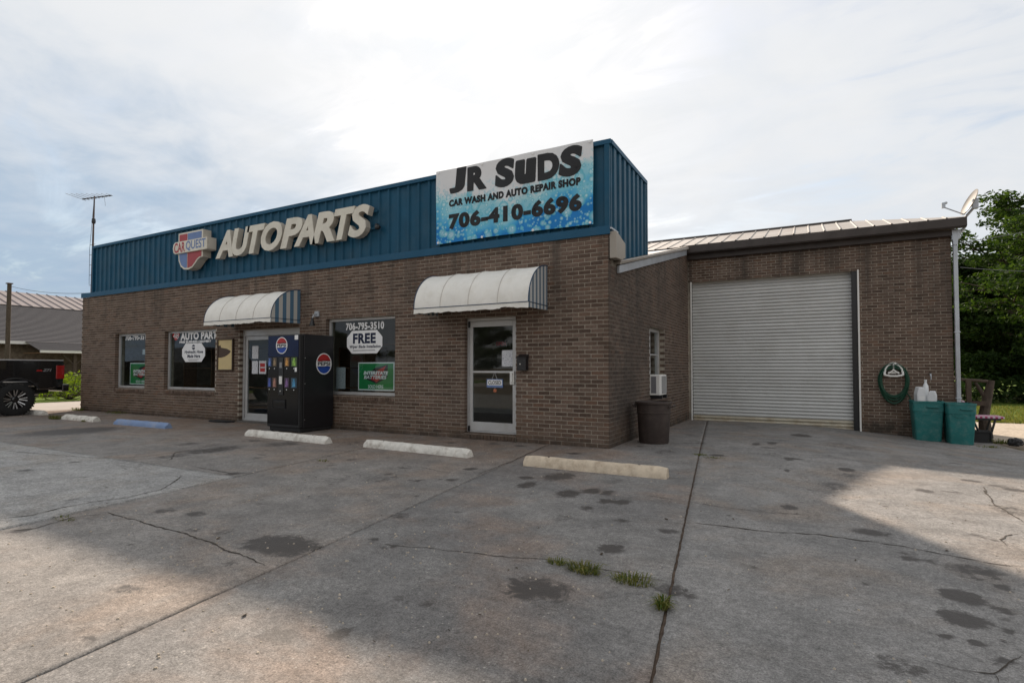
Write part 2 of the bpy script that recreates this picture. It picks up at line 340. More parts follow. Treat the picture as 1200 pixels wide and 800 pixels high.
def leaf_mat(name, c0, c1, trans=0.35):
    m = bpy.data.materials.new(name); m.use_nodes = True; nt = m.node_tree; N = nt.nodes; L = nt.links; N.clear()
    o = N.new('ShaderNodeOutputMaterial'); mx = N.new('ShaderNodeMixShader'); mx.inputs[0].default_value = trans
    d = N.new('ShaderNodeBsdfPrincipled'); d.inputs['Roughness'].default_value = 0.7; d.inputs['Specular IOR Level'].default_value = 0.12
    t = N.new('ShaderNodeBsdfTranslucent'); g = N.new('ShaderNodeNewGeometry'); r = N.new('ShaderNodeValToRGB')
    r.color_ramp.elements[0].color = (*c0, 1); r.color_ramp.elements[1].color = (*c1, 1)
    L.new(g.outputs['Random Per Island'], r.inputs[0]); L.new(r.outputs[0], d.inputs['Base Color'])
    k = N.new('ShaderNodeMix'); k.data_type = 'RGBA'; k.blend_type = 'MULTIPLY'; k.inputs[0].default_value = 1
    L.new(r.outputs[0], k.inputs[6]); k.inputs[7].default_value = (1.5, 1.6, 0.6, 1); L.new(k.outputs[2], t.inputs[0])
    L.new(d.outputs[0], mx.inputs[1]); L.new(t.outputs[0], mx.inputs[2]); L.new(mx.outputs[0], o.inputs[0]); return m
M['leaf'] = leaf_mat('leaves', (0.014, 0.034, 0.009), (0.062, 0.100, 0.024))
M['leaf_dark'] = leaf_mat('dark_leaves', (0.016, 0.036, 0.010), (0.045, 0.078, 0.020), 0.25)
M['leaf_lime'] = leaf_mat('lime_leaves', (0.10, 0.15, 0.015), (0.20, 0.26, 0.03), 0.35)
M['blade'] = leaf_mat('grass_blades', (0.05, 0.09, 0.015), (0.22, 0.19, 0.075), 0.3)
M['litter'] = leaf_mat('dead_leaves', (0.025, 0.018, 0.012), (0.10, 0.07, 0.045), 0.05)
CRACKS= [[(-0.33,-5.87),(-0.58,-5.81),(-0.87,-5.79),(-1.21,-5.74),(-1.58,-5.71),(-1.87,-5.71),(-2.15,-5.69),(-2.68,-5.68)],[(-3.17,-6.22),(-3.08,-6.02),(-3.16,-5.81),(-3.17,-5.57),(-3.08,-5.3),(-3.13,-4.95),(-3.4,-4.67),(-3.68,-4.44)],[(-2.74,-6.36),(-2.62,-6.19),(-2.67,-6.06),(-2.73,-5.89),(-2.63,-5.69)],[(1.88,-3.57),(2.12,-3.58),(2.46,-3.55),(2.77,-3.47),(3.04,-3.47),(3.29,-3.48),(3.56,-3.57),(3.72,-3.63),(3.88,-3.62)],[(-0.02,-5.21),(0.36,-5.11),(0.73,-5.03),(0.97,-4.99),(1.19,-4.93),(1.48,-4.91),(1.78,-4.93),(2.0,-4.9)],[(4.38,-0.52),(4.29,-1.07),(4.33,-0.8),(4.23,-1.52),(4.25,-2.25)],[(3.15,-5.27),(3.25,-5.29),(3.36,-5.26),(3.42,-5.15),(3.52,-5.01)],[(3.36,-5.26),(3.35,-5.33)],[(-0.71,-2.72),(-0.8,-1.7),(-1.01,-0.16)],[(-8.06,-4.6),(-6.89,-4.42),(-6.0,-4.28),(-5.56,-3.96),(-5.53,-3.51),(-5.5,-3.01)],[(-4.88,-3.99),(-4.99,-3.81),(-5.55,-3.43),(-5.81,-2.53)],[(-2.01,-2.72),(-1.51,-2.66),(-1.0,-2.82)],[(1.32,-2.8),(1.9,-2.94),(2.39,-2.94),(2.78,-2.85)],[(-3.18,-4.06),(-3.9,-4.02),(-4.25,-4.0)],[(3.93,-3.13),(3.93,-2.95),(4.05,-2.74),(4.14,-2.67)],[(4.92,3.01),(5.15,2.63),(5.36,1.93)]]
STAINS= [(-0.59,-5.54,0.309,0.192,0.8),(-10.15,-2.8,0.649,0.793,0.8),(-5.3,-3.0,0.282,0.522,0.6),(-5.26,-3.63,0.197,0.278,0.5),(-2.28,-5.4,0.103,0.103,0.6),(-1.24,-5.54,0.067,0.094,0.5),(-6.3,-2.8,0.192,0.242,0.5),(-1.75,-4.84,0.058,0.072,0.5),(0.1,-5.21,0.072,0.078,0.5),(-0.34,-4.51,0.089,0.142,0.5),(-0.1,-5.14,0.058,0.057,0.6),(0.75,-6.28,0.058,0.078,0.6),(1.22,-6.0,0.032,0.05,0.5),(0.05,-2.95,0.103,0.179,0.7),(0.17,-2.36,0.179,0.26,0.7),(0.6,-3.1,0.125,0.193,0.7),(0.76,-2.89,0.081,0.117,0.9),(0.93,-2.88,0.067,0.117,0.8),(0.95,-3.55,0.067,0.085,0.6),(1.03,-3.23,0.081,0.104,0.7),(1.17,-3.19,0.072,0.104,0.9),(1.34,-5.38,0.197,0.157,0.75),(1.17,-5.3,0.072,0.058,0.5),(0.91,-5.82,0.045,0.057,0.5),(0.77,-5.87,0.054,0.086,0.4),(3.43,-4.35,0.094,0.102,1),(3.37,-4.69,0.098,0.092,1),(3.37,-4.97,0.045,0.041,0.8),(3.24,-4.96,0.036,0.032,0.7),(3.52,-4.75,0.036,0.04,0.8),(3.58,-4.47,0.045,0.041,0.8),(3.68,-4.08,0.045,0.063,0.7),(3.66,-3.96,0.032,0.032,0.6),(3.56,-3.99,0.058,0.051,0.5),(3.44,-5.1,0.045,0.045,0.6),(3.38,-5.15,0.028,0.03,0.5),(2.98,-4.4,0.032,0.041,0.6),(3.29,-3.64,0.058,0.061,0.5),(3.39,-3.75,0.067,0.061,0.5),(2.55,-2.65,0.067,0.1,0.8),(3.13,-0.2,0.086,0.14,0.9),(2.6,4.04,0.177,0.3,0.9),(2.48,0.25,0.05,0.13,0.9),(2.48,-0.68,0.036,0.091,0.9),(1.95,1.82,0.058,0.201,0.8),(2.18,2.11,0.078,0.22,0.8),(2.26,0.64,0.13,0.29,0.4),(3.27,2.74,0.492,0.701,0.4),(2.97,-1.44,0.197,0.25,0.5),(3.17,-0.68,0.216,0.261,0.4),(4.29,-1.78,0.139,0.267,0.5),(3.88,-1.74,0.117,0.132,0.3),(3.69,-2.57,0.112,0.092,0.25),(-1.54,-3.4,0.228,0.311,0.4),(-0.49,-3.33,0.179,0.211,0.3),(0.9,-3.96,0.184,0.13,0.4),(-4.94,-2.06,0.282,0.342,0.5),(-4.09,-3.16,0.121,0.244,0.4),(-0.81,-3.11,0.081,0.094,0.6),(-1.11,-3.33,0.072,0.1,0.5),(-1.67,-3.18,0.058,0.106,0.5),(-1.97,-3.63,0.287,0.318,0.35),(1.93,-5.19,0.139,0.124,0.25),(0.44,-4.56,0.134,0.108,0.3),(1.22,-0.61,0.287,0.367,0.3),(-3.43,-5.57,0.064,0.098,0.6),(-0.22,-6.87,0.067,0.032,0.6),(-0.38,-6.82,0.054,0.032,0.4),(-1.52,-6.6,0.103,0.117,0.25),(-0.7,-6.48,0.197,0.148,0.25),(-0.56,-5.94,0.045,0.036,0.6),(-4.91,-4.29,0.658,0.394,0.35),(0.49,-5.83,0.098,0.099,0.3),(2.68,-5.03,0.089,0.04,0.2),(0.85,0.03,0.192,0.369,0.4),(2.18,-4.08,0.125,0.1,0.2),(-3.97,-1.3,0.429,0.46,0.4),(1.34,-4.54,0.242,0.158,0.2)]

# ------------------------------------------------------------------ ground
def sm(a, b, v):
    t = np.clip((v - a) / (b - a), 0, 1); return t * t * (3 - 2 * t)
def gz(x, y):
    x = np.asarray(x, float); y = np.asarray(y, float)
    return -0.10 * sm(0, 6.5, y) * sm(-1, .3, x) - 0.20 * sm(2, 6, x) * sm(-4, 6, y) - .15 * sm(6, 40, y) * sm(5, 8, x)
def gzf(x, y): return float(gz(x, y))
def sheet(name, xs, ys, dz, m, kind='structure', parent=None, shear=0.0, edge=0.0, skirt=0.0, attr=None, stains=None):
    xs = np.asarray(xs, float); ys = np.asarray(ys, float); nx, ny = len(xs), len(ys)
    U, Y = np.meshgrid(xs, ys); X = U - shear * Y
    if edge:
        j = (np.random.rand(ny) - .5) * edge; X[:, 0] += np.abs(j) * 1.0; j = (np.random.rand(ny) - .5) * edge; X[:, -1] -= np.abs(j)
        Y[0, :] += np.abs(np.random.rand(nx) - .5) * edge; Y[-1, :] -= np.abs(np.random.rand(nx) - .5) * edge
    Z = gz(X, Y) + dz
    v = np.stack([X, Y, Z], -1).reshape(-1, 3)
    i = np.arange((nx - 1) * (ny - 1)); r, c = i // (nx - 1), i % (nx - 1); a = r * nx + c
    f = np.stack([a, a + 1, a + 1 + nx, a + nx], -1)
    if skirt:
        loop = np.concatenate([np.arange(nx), np.arange(1, ny) * nx + nx - 1, (ny - 1) * nx + np.arange(nx - 2, -1, -1), np.arange(ny - 2, 0, -1) * nx])
        n0 = len(v); low = v[loop].copy(); low[:, 2] -= skirt; v = np.concatenate([v, low]); m_ = len(loop); k = np.arange(m_)
        f = np.concatenate([f, np.stack([loop[k], n0 + k, n0 + (k + 1) % m_, loop[(k + 1) % m_]], -1)])
    me = bpy.data.meshes.new(name); me.vertices.add(len(v)); me.vertices.foreach_set('co', v.ravel())
    me.loops.add(f.size); me.loops.foreach_set('vertex_index', f.ravel().astype(np.int32))
    me.polygons.add(len(f)); me.polygons.foreach_set('loop_start', np.arange(len(f), dtype=np.int32) * 4)
    me.update(calc_edges=True); me.validate()
    if stains is not None:
        w = np.zeros(len(v))
        for (sx, sy, rx, ry, amt) in stains:
            q = np.sqrt(((v[:, 0] - sx) / rx) ** 2 + ((v[:, 1] - sy) / ry) ** 2)
            w = np.maximum(w, amt * np.clip(1.5 - q * 0.95, 0, 1))
        a_ = me.attributes.new('stain', 'FLOAT', 'POINT'); a_.data.foreach_set('value', w.astype(np.float32))
    o = bpy.data.objects.new(name, me); COL.objects.link(o); me.materials.append(m)
    if parent: o.parent = parent
    if kind and not parent: o['kind'] = kind
    return o

def concrete(name, ca, cb, brown, worn=0.85):
    m = bpy.data.materials.new(name); m.use_nodes = True; nt = m.node_tree; N = nt.nodes; L = nt.links; b = N['Principled BSDF']
    b.inputs['Specular IOR Level'].default_value = 0.3
    g = N.new('ShaderNodeNewGeometry')
    def noise(sc, det=6, rough=0.6, dist=0.0):
        n = N.new('ShaderNodeTexNoise'); n.inputs['Scale'].default_value = sc; n.inputs['Detail'].default_value = det; n.inputs['Roughness'].default_value = rough
        n.inputs['Distortion'].default_value = dist; L.new(g.outputs['Position'], n.inputs['Vector']); return n.outputs[0]
    def mr(v, a, b_, c=0.0, d=1.0):
        n = N.new('ShaderNodeMapRange'); n.interpolation_type = 'SMOOTHSTEP'
        for i, q in enumerate((a, b_, c, d)): n.inputs[i + 1].default_value = q
        L.new(v, n.inputs[0]); return n.outputs[0]
    def mth(op, a, b_):
        n = N.new('ShaderNodeMath'); n.operation = op
        for i, v in enumerate((a, b_)):
            if isinstance(v, (int, float)): n.inputs[i].default_value = v
            else: L.new(v, n.inputs[i])
        return n.outputs[0]
    def mix(f, a, c, mode='MIX'):
        n = N.new('ShaderNodeMix'); n.data_type = 'RGBA'; n.blend_type = mode
        for s, v in ((n.inputs[0], f), (n.inputs[6], a), (n.inputs[7], c)):
            if isinstance(v, (int, float)): s.default_value = v
            elif isinstance(v, tuple): s.default_value = (*v, 1)
            else: L.new(v, s)
        return n.outputs[2]
    cur = mix(mr(noise(0.55, 6, 0.6), 0.35, 0.65), ca, cb)
    cur = mix(mr(noise(0.9, 7, 0.62, 0.4), 0.46, 0.68, 0.0, 0.62), cur, brown)                      # red clay washed over it
    sp = N.new('ShaderNodeSeparateXYZ'); L.new(g.outputs['Position'], sp.inputs[0])
    wash = mth('MULTIPLY', mth('MULTIPLY', mr(sp.outputs[1], -3.2, -1.0), mr(sp.outputs[0], 0.8, -0.6)), mr(noise(1.1, 7, 0.68), 0.34, 0.62, 0.15, 0.8))
    cur = mix(wash, cur, (0.175, 0.118, 0.082))                                                        # red mud washed along the wall
    cur = mix(1.0, cur, mr(noise(3.2, 8, 0.72), 0.25, 0.75, 0.74, 1.24), 'MULTIPLY')                # blotches
    cur = mix(1.0, cur, mr(noise(24, 8, 0.92), 0.28, 0.72, 0.50, 1.55), 'MULTIPLY')
    cur = mix(1.0, cur, mr(noise(95, 3, 0.9), 0.3, 0.7, 0.62, 1.42), 'MULTIPLY')                  # grain
    cur = mix(mr(noise(7.0, 8, 0.75, 0.5), 0.60, 0.74, 0.0, 0.5), cur, (0.085, 0.078, 0.07))         # tyre and oil smudges
    vo = N.new('ShaderNodeTexVoronoi'); vo.inputs['Scale'].default_value = 42; vo.inputs['Randomness'].default_value = 1; L.new(g.outputs['Position'], vo.inputs['Vector'])
    agg = mth('MULTIPLY', mr(vo.outputs['Distance'], 0.30, 0.12), mr(noise(2.2, 5, 0.7), 0.46, 0.62))
    sepc = N.new('ShaderNodeSeparateColor'); L.new(vo.outputs['Color'], sepc.inputs[0])
    agg = mth('MULTIPLY', agg, mr(sepc.outputs[0], 0.55, 0.8))
    cur = mix(mth('MULTIPLY', agg, worn), cur, (0.42, 0.39, 0.35))                                     # exposed pale aggregate
    pit = mth('MULTIPLY', mr(vo.outputs['Distance'], 0.22, 0.08), mr(sepc.outputs[1], 0.80, 0.92))
    cur = mix(mth('MULTIPLY', pit, 0.75), cur, (0.06, 0.052, 0.045))                                    # pits and dark grit
    v2 = N.new('ShaderNodeTexVoronoi'); v2.inputs['Scale'].default_value = 3.3; L.new(g.outputs['Position'], v2.inputs['Vector'])
    s2 = N.new('ShaderNodeSeparateColor'); L.new(v2.outputs['Color'], s2.inputs[0])
    drip = mth('MULTIPLY', mr(mth('ADD', v2.outputs['Distance'], mth('MULTIPLY', noise(16, 6, 0.7), 0.22)), 0.24, 0.15), mr(s2.outputs[0], 0.62, 0.80))
    cur = mix(mth('MULTIPLY', drip, 0.75), cur, (0.05, 0.043, 0.038))                                   # small oil drips
    at = N.new('ShaderNodeAttribute'); at.attribute_name = 'stain'
    sn = mth('ADD', at.outputs['Fac'], mth('MULTIPLY', mth('SUBTRACT', noise(11, 9, 0.8, 0.9), 0.5), 2.1))
    st = mr(sn, 0.28, 0.60); st = mth('MULTIPLY', st, mr(at.outputs['Fac'], 0.02, 0.45, 0.0, 0.9))
    cur = mix(st, cur, (0.052, 0.045, 0.041))
    L.new(cur, b.inputs['Base Color'])
    L.new(mr(st, 0.0, 1.0, 0.86, 0.6), b.inputs['Roughness'])
    bp = N.new('ShaderNodeBump'); bp.inputs['Strength'].default_value = 0.55; bp.inputs['Distance'].default_value = 0.006
    L.new(mth('ADD', noise(70, 5, 0.7), mth('MULTIPLY', agg, 0.4)), bp.inputs['Height']); L.new(bp.outputs[0], b.inputs['Normal'])
    return m
CA = concrete('driveway_concrete', (0.172, 0.166, 0.160), (0.222, 0.212, 0.202), (0.222, 0.180, 0.146))
CB = concrete('forecourt_concrete', (0.180, 0.169, 0.159), (0.232, 0.216, 0.200), (0.245, 0.190, 0.150))
CD = concrete('worn_dark_concrete', (0.150, 0.143, 0.138), (0.205, 0.195, 0.184), (0.230, 0.168, 0.130), 1.0)
CC = concrete('patched_pale_concrete', (0.265, 0.26, 0.252), (0.31, 0.302, 0.29), (0.27, 0.24, 0.205))

rs_ = random.Random(5)
STAINS = list(STAINS)
for _ in range(110):
    q = rs_.uniform(.045, .11); STAINS.append((rs_.uniform(-6, 5), rs_.uniform(-6.8, 3.5), q * rs_.uniform(.8, 1.6), q, rs_.uniform(.35, .8)))
def far(a): return sorted(set(a))
gx = far(list(np.linspace(-1500, -60, 12)) + list(np.linspace(-60, 60, 81)) + list(np.linspace(60, 1500, 12)))
gy = far(list(np.linspace(-1500, -60, 12)) + list(np.linspace(-60, 80, 93)) + list(np.linspace(80, 1500, 12)))
sheet('ground', gx, gy, -0.06, M['earth'])
lot = tag(bpy.data.objects.new('concrete_lot', None), kind='structure'); COL.objects.link(lot)
G_ = 0.006
def rng(a, b, st): return np.linspace(a, b, max(2, int(round((b - a) / st)) + 1))
SH = 0.135
sheet('concrete_slab', rng(-17.0, -3.65 - G_, .08), rng(-4.15 + G_, -0.02, .08), 0, CB, None, lot, SH, .02, .08, stains=STAINS)
sheet('concrete_slab', rng(-17.0, -3.65 - G_, .09), rng(-14, -4.15 - G_, .08), 0.006, CC, None, lot, SH, .02, .08, stains=STAINS)
sheet('concrete_slab', rng(-3.65 + G_, -1.03 - G_, .045), rng(-12, -0.02, .045), 0.0, CB, None, lot, SH, .012, .08, stains=STAINS)
sheet('concrete_slab', rng(-1.03 + G_, 1.33 - G_, .045), rng(-12, 6.60, .045), 0.0, CD, None, lot, SH, .012, .08, stains=STAINS)
sheet('concrete_slab', rng(1.33 + G_, 6.95, .05), rng(-12, 7.1, .05), 0.0, CA, None, lot, SH, .012, .08, stains=STAINS)
for u0, ya, yb in ((-3.65, -12, -.05), (-1.03, -12, -.05), (1.33, -12, 6.5)):      # dirt packed in the long joints
    vs = []; n = int((yb - ya) / .06)
    for k in range(n + 1):
        y = ya + (yb - ya) * k / n; x = u0 - SH * y; z = gzf(x, y) + random.uniform(-.012, -.003)
        vs += [(x - .02, y, z - .012), (x, y, z), (x + .02, y, z - .012)]
    MB().add(vs, [(3 * k + j, 3 * k + j + 1, 3 * k + j + 4, 3 * k + j + 3) for k in range(n) for j in (0, 1)]).build('joint_filler', M['joint_dirt'], lot)
# cracks: thin dirt-filled lines, branching where they do
def crack(pts, w):
    P = [Vector((x, y, 0)) for x, y in pts]; Q = []
    for a, b in zip(P, P[1:]):
        n = max(2, int((b - a).length / 0.035))
        for i in range(n): Q.append(a.lerp(b, i / n))
    Q.append(P[-1]); vs = []; fs = []; off = 0.0
    for i, p in enumerate(Q):
        t = (Q[min(i + 1, len(Q) - 1)] - Q[max(i - 1, 0)]).normalized(); s = Vector((-t.y, t.x, 0))
        off = off * 0.75 + random.uniform(-1, 1) * 0.009
        p = p + s * off
        ww = w * random.uniform(0.3, 1.25) * min(1, (i + 1) / 5, (len(Q) - i) / 5)
        for e in (-1, 1):
            q = p + s * e * ww / 2; vs.append((q.x, q.y, gzf(q.x, q.y) + 0.0035 + (0.006 if q.x + SH * q.y < -3.66 and q.y < -4.1 else 0)))
        if i: fs.append((2 * i - 2, 2 * i, 2 * i + 1, 2 * i - 1))
    MB().add(vs, fs).build('crack', M['grout'], lot)
for k, c in enumerate(CRACKS): crack(c, 0.008 if k in (4, 6, 7, 12, 11) else 0.014)

gr = lambda a, b, n: np.linspace(a, b, n)
sheet('street', gr(-22.3, -17.2, 20), gr(-60, 60, 60), -0.035, M['road'])
sheet('grass_verge', gr(-27.5, -22.4, 20), gr(-40, 60, 60), -0.02, M['lawn'])
sheet('gravel_drive', gr(5.55, 12, 40), gr(7.15, 13.2, 40), -0.035, M['gravel'])
sheet('lawn', gr(4.5, 70, 60), gr(13.0, 90, 60), -0.03, M['lawn'])

# ------------------------------------------------------------------ the building
shop = thing('shop_building', 'brown brick auto parts shop with a blue metal parapet and a roller door garage wing', 'building')
CO = 3.353 / 50; GY = 6.52; BL = 0.1935; BP = 0.206
def zr(z): return round(z / CO) * CO
OPEN_F = [(-14.5, -12.98, zr(.60), zr(2.23)), (-12.07, -9.93, zr(.60), zr(2.23)), (-9.0, -6.97, 0.0, zr(2.15)),
          (-6.18, -4.3, zr(.60), zr(2.27)), (-2.69, -1.65, 0.0, zr(2.13))]
OPEN_F = [(a, b, c if c > 0 else -1.0, d) for a, b, c, d in OPEN_F]
OPEN_S = [(2.5, 3.75, zr(.67), zr(2.06))]
OPEN_G = [(0.06, 3.77, -1.0, zr(3.50))]
def roof_z(y): return 2.888 + 0.241 * y
def lay(ends, sgn, lim, ks, opens, top=None):
    out = []
    for k in ks:
        z0 = k * CO; zm = z0 + CO / 2
        cuts = sorted((a, b) for a, b, c, d in opens if c < zm < d)
        u = ends[k % 2]
        while (u > lim) if sgn < 0 else (u < lim):
            a, b = (u - BL, u) if sgn < 0 else (u, u + BL)
            if sgn < 0: a = max(a, lim)
            else: b = min(b, lim)
            segs = [(a, b)]
            for ca, cb in cuts:
                n = []
                for p, q in segs:
                    if q <= ca or p >= cb: n.append((p, q)); continue
                    if p < ca: n.append((p, ca))
                    if q > cb: n.append((cb, q))
                segs = n
            fix = []
            for p, q in segs:
                for ca, cb in cuts:
                    if 0 < ca - q < .045: q = ca
                    if 0 < p - cb < .045: p = cb
                fix.append((p, q))
            for p, q in fix:
                if q - p > 0.05 and (top is None or z0 + CO < top((p + q) / 2)): out.append((p, q, z0 + .006, z0 + CO - .006))
            u += sgn * BP
    return out
BR = {'f': lay((0.005, -0.098), -1, -16.4, range(-2, 50), OPEN_F),
      's': lay((0.102, -0.005), 1, GY - .012, range(-5, 64), OPEN_S, lambda y: roof_z(y) - 0.02),
      'g': lay((5.48, 5.377), -1, 0.012, range(-6, 61), OPEN_G)}
BR['g'] += [(5.385, 5.48, k * CO + .0055, (k + 1) * CO - .0055) for k in range(-5, 61, 2)]
BR['f'] += [(-.087, .005, k * CO + .0055, (k + 1) * CO - .0055) for k in range(43, 50, 2)]
Fv = Vector((-math.sin(YAW), math.cos(YAW), 0)); Rv = Vector((math.cos(YAW), math.sin(YAW), 0))
def spot(wall, u, z):
    return Vector((u, 0, z)) if wall == 'f' else Vector((0, u, z)) if wall == 's' else Vector((u, GY, z))
def span(wall, u0, u1, z):     # how wide a brick looks, for choosing the largest 300
    r = []
    for u in (u0, u1):
        p = spot(wall, u, z) - CAM; d = p.dot(Fv); r.append((p.dot(Rv) / d, d))
    return abs(r[0][0] - r[1][0]) / r[0][1] if abs(r[1][0]) < 0.98 else 0
# walls: mortar bodies with openings; bricks stand 8 mm proud of them
def wall_boxes(mb, u0, u1, z0, z1, opens, put):
    us = sorted({u0, u1} | {o[0] - .008 for o in opens} | {o[1] + .008 for o in opens})
    zs = sorted({z0, z1} | {o[2] for o in opens if z0 < o[2] < z1} | {o[3] for o in opens if z0 < o[3] < z1})
    for a, b in zip(us, us[1:]):
        for c, d in zip(zs, zs[1:]):
            um, zm = (a + b) / 2, (c + d) / 2
            if any(o[0] - .008 < um < o[1] + .008 and o[2] < zm < o[3] for o in opens): continue
            put(mb, a, b, c, d)
mb = MB(); wall_boxes(mb, -16.39, 0.0, -.35, 3.353, OPEN_F, lambda m, a, b, c, d: m.box(a, b, 0, .24, c, d)); front_wall = mb.build('front_wall', M['mortar'], shop)
mb = MB(); wall_boxes(mb, .24, GY, -.45, 2.88, OPEN_S, lambda m, a, b, c, d: m.box(-.24, 0, a, b, c, d))
mb.prism([(.24, 2.88), (GY, 2.88), (GY, roof_z(GY) - .02), (.24, roof_z(.24) - .02)], 'x', -.24, 0); side_wall = mb.build('side_wall', M['mortar'], shop)
mb = MB(); wall_boxes(mb, 0.0, 5.472, -.6, 4.14, OPEN_G, lambda m, a, b, c, d: m.box(a, b, GY, GY + .24, c, d)); garage_wall = mb.build('garage_wall', M['mortar'], shop)
WOBJ = {'f': front_wall, 's': side_wall, 'g': garage_wall}
cand = []
for w, l in BR.items():
    for i, (p, q, c, d) in enumerate(l):
        if q - p > .19 and c > 0.0 and not (w == 's'): cand.append((span(w, p, q, c) * (0.6 + 0.4), w, i))
        elif w == 's' and q - p > .19 and c > 0: cand.append((span(w, p, q, c), w, i))
cand.sort(reverse=True); pick = {(w, i) for _, w, i in cand[:300]}
def brick5(mb, w, p, q, c, d):
    o = 0.005 + random.uniform(-.0015, .0015); t = 0.095
    if w == 'f': mb.box(p, q, -o, .09, c, d)
    elif w == 'g': mb.box(p, q, GY - o, GY + .09, c, d)
    else: mb.box(-.09, o, p, q, c, d)
bm1 = MB().box(-BL / 2, BL / 2, -.005, .09, -(CO - .012) / 2, (CO - .012) / 2)
brick_proto = bm1.build('brick', M['brick'], None); brick_mesh = brick_proto.data; first = True
sm_ = MB().box(-.09, .005, -BL / 2, BL / 2, -(CO - .012) / 2, (CO - .012) / 2).build('brick', M['brick'], None); side_mesh = sm_.data; bpy.data.objects.remove(sm_)
rest = MB()
for w, l in BR.items():
    for i, (p, q, c, d) in enumerate(l):
        if (w, i) in pick:
            if w == 's': o = bpy.data.objects.new('brick', side_mesh)
            elif first: o = brick_proto; first = False
            else: o = bpy.data.objects.new('brick', brick_mesh)
            if not o.users_collection: COL.objects.link(o)
            o.parent = WOBJ[w]; v = spot(w, (p + q) / 2, (c + d) / 2)
            n = Vector((0, -1, 0)) if w != 's' else Vector((1, 0, 0))
            o.location = v + n * random.uniform(-.0015, .0015)
        else: brick5(rest, w, p, q, c, d)
tag(rest.build('brickwork', M['brick'], shop), kind='stuff')

# hidden sides and the inside of the shop, so that the windows look into a room
MB().box(-16.39, -16.15, .24, 8.2, -.35, 4.3).build('end_wall', M['mortar'], shop)
MB().box(-16.39, 5.472, 10.4, 10.64, -.6, 4.3).build('back_wall', M['mortar'], shop)
MB().box(5.232, 5.472, GY + .24, 10.4, -.6, 4.14).build('garage_end_wall', M['mortar'], shop)
MB().box(-16.15, -.24, .245, 6.4, -.05, .035).build('shop_floor', M['int_floor'], shop)
MB().box(-16.15, -.245, 4.6, 4.75, .035, 2.75).build('partition_wall', M['interior'], shop)
MB().box(-16.15, -.245, .245, 4.6, 2.75, 2.85).build('ceiling', M['interior'], shop)

# parapet: blue ribbed steel on a flat blue band
MB().box(-16.43, .03, -.035, .0 - .004, 3.353, 3.485).box(-16.43, .03, -.004, .22, 3.47, 3.485).build('blue_band', M['blue_trim'], shop, bevel=.004)
def rib_profile(n, pitch, flat):
    pr = []
    for i in range(n):
        x = i * pitch
        pr += [(x, 0), (x + flat, 0), (x + flat + .018, .032), (x + pitch - .018, .032)]
    pr.append((n * pitch, 0)); return pr
PZ0, PZ1 = 3.486, 4.83
parapet = MB().box(-15.78, -.03, .035, .06, PZ0, PZ1 - .02).build('parapet', M['blue'], shop)
pr = rib_profile(4, 0.2475, 0.17); pm = None
for i in range(16):
    if pm is None:
        mb = MB(); n = len(pr); mb.add([(x, -y, 0) for x, y in pr] + [(x, -y, PZ1 - PZ0) for x, y in pr], [(k, k + 1, n + k + 1, n + k) for k in range(n - 1)])
        o = mb.build('wall_panel', M['blue'], parapet); pm = o.data
    else: o = bpy.data.objects.new('wall_panel', pm); COL.objects.link(o); o.parent = parapet
    o.location = (-15.85 + i * .99, 0.034, PZ0)
PD = 2.2
for s in range(2):
    mb = MB(); y0 = .03 + s * 1.085; prs = rib_profile(4, .271, .12); n = len(prs)
    mb.add([(x * 1.4, y0 + y, max(3.0, roof_z(y0 + y) + .02)) for y, x in prs] + [(x * 1.4, y0 + y, PZ1) for y, x in prs], [(k, k + 1, n + k + 1, n + k) for k in range(n - 1)])
    mb.build('side_panel', M['blue'], parapet)
MB().box(-15.85, -15.83, .06, PD, 3.2, PZ1).build('end_panel', M['blue'], parapet)
MB().box(-15.85, 0, PD - .02, PD, 3.3, PZ1).build('back_panel', M['blue'], parapet)
MB().box(-15.87, .05, -.028, .02, PZ1 - .045, PZ1 + .03).box(.01, .062, .02, PD, PZ1 - .045, PZ1 + .03).box(-15.87, .05, .02, PD, PZ1 + .005, PZ1 + .028).build('cap_trim', M['blue_trim'], parapet, bevel=.004)
MB().box(-.055, .024, -.022, .034, PZ0, PZ1 - .045).box(.024 - .02, .03, .034, .09, 3.3, PZ1 - .045).build('corner_trim', M['blue'], parapet)
MB().box(-15.87, -15.80, -.02, .034, PZ0, PZ1 - .045).build('corner_trim', M['blue'], parapet)
MB().box(.0, .055, PD - .06, PD + .02, 3.42, PZ1 - .045).build('corner_trim', M['blue'], parapet)

# windows and doors of the front
def rowlock(mb, x0, x1, z0, z1, y0=-.028):
    n = max(1, round((x1 - x0) / .068)); w = (x1 - x0) / n
    for i in range(n):
        a = x0 + i * w; j = random.uniform(-.003, .003)
        mb.add([(a + .005, y0 + j, z0), (a + w - .005, y0 + j, z0), (a + w - .005, .095, z0), (a + .005, .095, z0),
                (a + .005, y0 + j, z1 - .025), (a + w - .005, y0 + j, z1 - .025), (a + w - .005, .095, z1), (a + .005, .095, z1)],
               [(0, 3, 2, 1), (4, 5, 6, 7), (0, 1, 5, 4), (1, 2, 6, 5), (2, 3, 7, 6), (3, 0, 4, 7)])
def frame_mb(x0, x1, z0, z1, y0, y1, w, wt=None, wb=None):
    wt = wt or w; wb = wb or w
    return MB().box(x0, x0 + w, y0, y1, z0, z1).box(x1 - w, x1, y0, y1, z0, z1).box(x0 + w, x1 - w, y0, y1, z1 - wt, z1).box(x0 + w, x1 - w, y0, y1, z0, z0 + wb)
PY = .118
